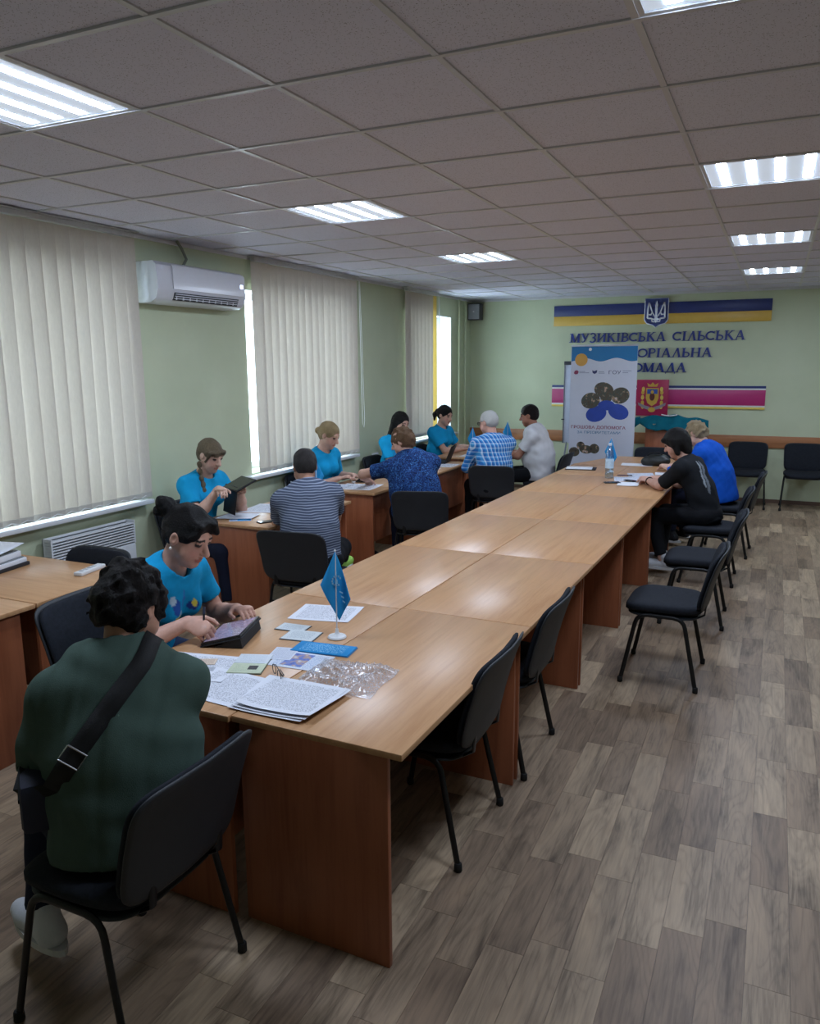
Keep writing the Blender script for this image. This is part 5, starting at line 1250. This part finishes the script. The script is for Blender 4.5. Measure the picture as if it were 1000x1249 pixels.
quad_sheet('paper_sheet', 'printed sheet by the bottle foot', 'paper', [(-1.28, 7.95), (-1.04, 8.05), (-1.10, 8.30), (-1.34, 8.20)], Z0+.004, M_pap2, group=GF, curl=.003)
quad_sheet('paper_sheet', 'small white sheet under the arm of the person in blue', 'paper', [(-1.06, 8.2), (-.92, 8.24), (-.95, 8.46), (-1.09, 8.42)], Z0, M_plain, group=GF)
fo = thing('folder', 'black-edged white folder on the window side of the long table', 'folder', (-1.86, 8.40, Z0), math.radians(8)); MB().box(-.16, .16, -.11, .11, 0, .008, .002).build('cover', mat('folder_black', (26, 26, 30), .5), fo, True); MB().box(-.155, .12, -.10, .10, .008, .012, .001).build('sheets', M_plain, fo, True)
ph_ = thing('phone', 'black phone lying by the bottle on the long table', 'phone', (-1.36, 7.50, Z0), math.radians(25)); MB().box(-.075, .075, -.037, .037, 0, .009, .003).build('body', M_tbk, ph_, True); MB().box(-.068, .068, -.032, .032, .009, .0094).build('screen', mat('phone_glass', (14, 15, 18), .1), ph_)
ph_ = thing('phone', 'black phone lying on the sheet near the person in black', 'phone', (-1.21, 7.64, Z0+.008), math.radians(-40)); MB().box(-.07, .07, -.03, .03, 0, .009, .003).build('body', M_tbk, ph_, True); MB().box(-.063, .063, -.026, .026, .009, .0094).build('screen', MATS['phone_glass'], ph_)
pe = thing('pen', 'dark blue pen across the far printed sheets', 'pen', (-1.33, 8.0, Z0+.010), math.radians(12)); MB().tube([(-.075, 0, 0), (-.066, 0, 0), (.075, 0, 0)], [.001, .0045, .0045], 8).build('barrel', mat('pen_blue', (34, 38, 92), .4), pe, True); MB().tube([(.03, 0, 0), (.076, 0, 0)], .0055, 8).build('cap', M_tbk, pe, True)
# handbag at the table end
hb_ = thing('handbag', 'dark handbag slumped on the end of the long table', 'bag', (-1.16, 8.98, TZ), 0)
v = Vol((-.28, -.2, -.02), (.28, .2, .25), .008); v.ell((0, 0, .05), (.14, .085, .075), None, .03); v.ell((.07, .01, .06), (.08, .07, .055), None, .03); v.ell((-.08, 0, .04), (.08, .07, .05), None, .03); v.wrinkle(.004, 50, 2); v.halfspace((0, 0, .001), (0, 0, -1))
vol_object('bag_body', v, mat('handbag_leather', (30, 34, 34), .45, var=.2), hb_); MB().tube([(-.1, 0, .1), (-.06, -.02, .14), (.03, -.03, .15), (.1, -.01, .1)], .007, 6).build('handle', M_strap, hb_, True)

# ---- things on the window-side desks
st = thing('document_stack', 'stack of papers and grey folders on the front-left window desk', 'papers', (-3.60, 2.90, TZ), math.radians(12), None)
XS = [(.0, .02, mat('stack_black', (36, 36, 40), .6)), (.02, .045, M_plain), (.046, .052, mat('stack_grey', (128, 132, 134), .5)), (.053, .085, M_plain), (.086, .092, mat('stack_grey2', (96, 100, 98), .5))]
for k, (a, b, m) in enumerate(XS): MB().box(-.16+.008*k, .16-.006*k, -.22+.01*(k % 2), .2-.012*k, a+.0004, b, .002).build('document', m, st, True, None, (0, 0, .03*(k-2)))
g = [[(-.14+.28*i/6, -.2+.4*j/6, .094+.03*(j/6)**2) for i in range(7)] for j in range(7)]; cloth('loose_sheet', M_plain, g, st, .0008)
st.location = (-3.98, 2.84, TZ)
rm = thing('remote_control', 'white remote control on the desk by the first blinds', 'remote', (-3.40, 3.08, TZ+.0004), math.radians(100)); MB().box(-.105, .105, -.027, .027, 0, .022, .006).build('case', M_white, rm, True)
for k in range(4): MB().box(-.08+k*.035, -.06+k*.035, -.012, .012, .022, .024, .002).build('button', mat('remote_button', (170, 174, 180), .5), rm, True)
GD = 'papers on the window desks'
quad_sheet('paper_sheet', 'large printed form on the desk before the person in stripes', 'paper', [(-3.74, 4.86), (-3.42, 4.96), (-3.48, 5.34), (-3.80, 5.24)], Z0, M_pap, group=GD, curl=.004)
quad_sheet('paper_sheet', 'white sheet in front of the woman with the braid', 'paper', [(-3.72, 4.56), (-3.46, 4.66), (-3.52, 4.86), (-3.76, 4.80)], Z0+.006, M_plain, group=GD, curl=.003)
cd = thing('card', 'blue and white card near the front corner of the braided woman\'s desk', 'card', (-3.53, 4.62, Z0), math.radians(35)); MB().box(-.08, .08, -.045, .045, 0, .001, .0004).build('card_body', paper_mat('card_blue', (186, 200, 220), (40, 90, 160), 6, .05, .6), cd); MB().box(-.02, .075, -.04, .035, .001, .0015).build('blue_field', M_bro, cd)
ph_ = thing('phone', 'black phone at the corner of the braided woman\'s desk', 'phone', (-3.30, 4.63, Z0), math.radians(60)); MB().box(-.07, .07, -.034, .034, 0, .009, .003).build('body', M_tbk, ph_, True); MB().box(-.063, .063, -.03, .03, .009, .0094).build('screen', MATS['phone_glass'], ph_)
tc = thing('tablet_cover', 'black tablet in an open cover held up by the woman with the braid', 'tablet', (-3.60, 4.66, 0), math.radians(-35))
cp = MB().box(-.13, .13, -.004, .004, -.10, .10, .003); cv = mat('tablet_case_black', (22, 23, 26), .6)
ob = MB().box(-.13, .13, -.006, .006, -.09, .09, .004).build('tablet_body', cv, tc, True, (.02, .03, 1.01), (math.radians(-66), 0, math.radians(6))); MB().box(-.118, .118, -.0068, -.006, -.08, .08).build('screen', MATS['phone_glass'], ob)
MB().box(-.115, .115, -.004, .004, -.105, .105, .003).build('cover_flap', cv, tc, True, (-.02, -.03, .895), (math.radians(-8), 0, math.radians(4)))
quad_sheet('paper_sheet', 'open printed papers under the reaching hand of the person in blue pattern', 'paper', [(-3.66, 6.16), (-3.28, 6.20), (-3.32, 6.56), (-3.68, 6.50)], Z0, M_pap, group=GD, curl=.004)
quad_sheet('paper_sheet', 'second printed paper beside the blonde woman\'s tablet', 'paper', [(-3.76, 6.14), (-3.56, 6.15), (-3.58, 6.42), (-3.77, 6.40)], Z0+.005, M_pap2, group=GD, curl=.003)
quad_sheet('paper_sheet', 'brown-edged paper at the aisle corner of the blonde woman\'s desk', 'paper', [(-3.34, 6.40), (-3.20, 6.42), (-3.22, 6.72), (-3.36, 6.70)], Z0, mat('kraft_paper', (178, 140, 104), .7), group=GD)
tb = thing('tablet', 'dark tablet propped up before the blonde woman', 'tablet', (-3.66, 6.70, TZ+.0005), math.radians(-80)); th = math.radians(38)
tilt(MB().box(-.12, .12, 0, .17, .0, .010, .004)).build('body', cv, tb, True); MB().prism([(.04, 0), (.135, 0), (.13, .1), (.10, .075)], -.1, .1, 'yz').build('stand_flap', cv, tb)
cr2 = MB().tube([(-3.60+.05*math.sin(k*.7), 6.34+.03*k+.02*math.cos(k*1.3), TZ+.012) for k in range(9)], .004, 6).build('charging_cable', M_white, None, True); tag(cr2, 'loose white cable curled on the blonde woman\'s papers', 'cable')
quad_sheet('paper_sheet', 'printed sheet before the woman with long black hair', 'paper', [(-3.56, 7.62), (-3.26, 7.64), (-3.27, 7.86), (-3.57, 7.84)], Z0, M_pap, group=GD)
quad_sheet('paper_sheet', 'printed sheet nearest the plaid sleeve', 'paper', [(-3.46, 7.95), (-3.20, 7.98), (-3.21, 8.28), (-3.48, 8.25)], Z0, M_pap, group=GD, curl=.003)
quad_sheet('paper_sheet', 'white sheet by the elbow of the ponytailed woman', 'paper', [(-3.50, 8.98), (-3.24, 9.0), (-3.25, 9.25), (-3.51, 9.23)], Z0, M_plain, group=GD, curl=.003)
lp = thing('laptop', 'dark open laptop beside the woman with long black hair', 'laptop', (-3.50, 8.36, TZ+.0005), math.radians(100)); MB().box(-.15, .15, -.10, .10, 0, .014, .004).build('base', cv, lp, True)
ob = MB().box(-.15, .15, 0, .008, 0, .20, .003).build('screen', cv, lp, True, (0, -.10, .012), (math.radians(22), 0, 0)); MB().box(-.13, .13, .008, .0086, .015, .185).build('display', MATS['phone_glass'], ob)
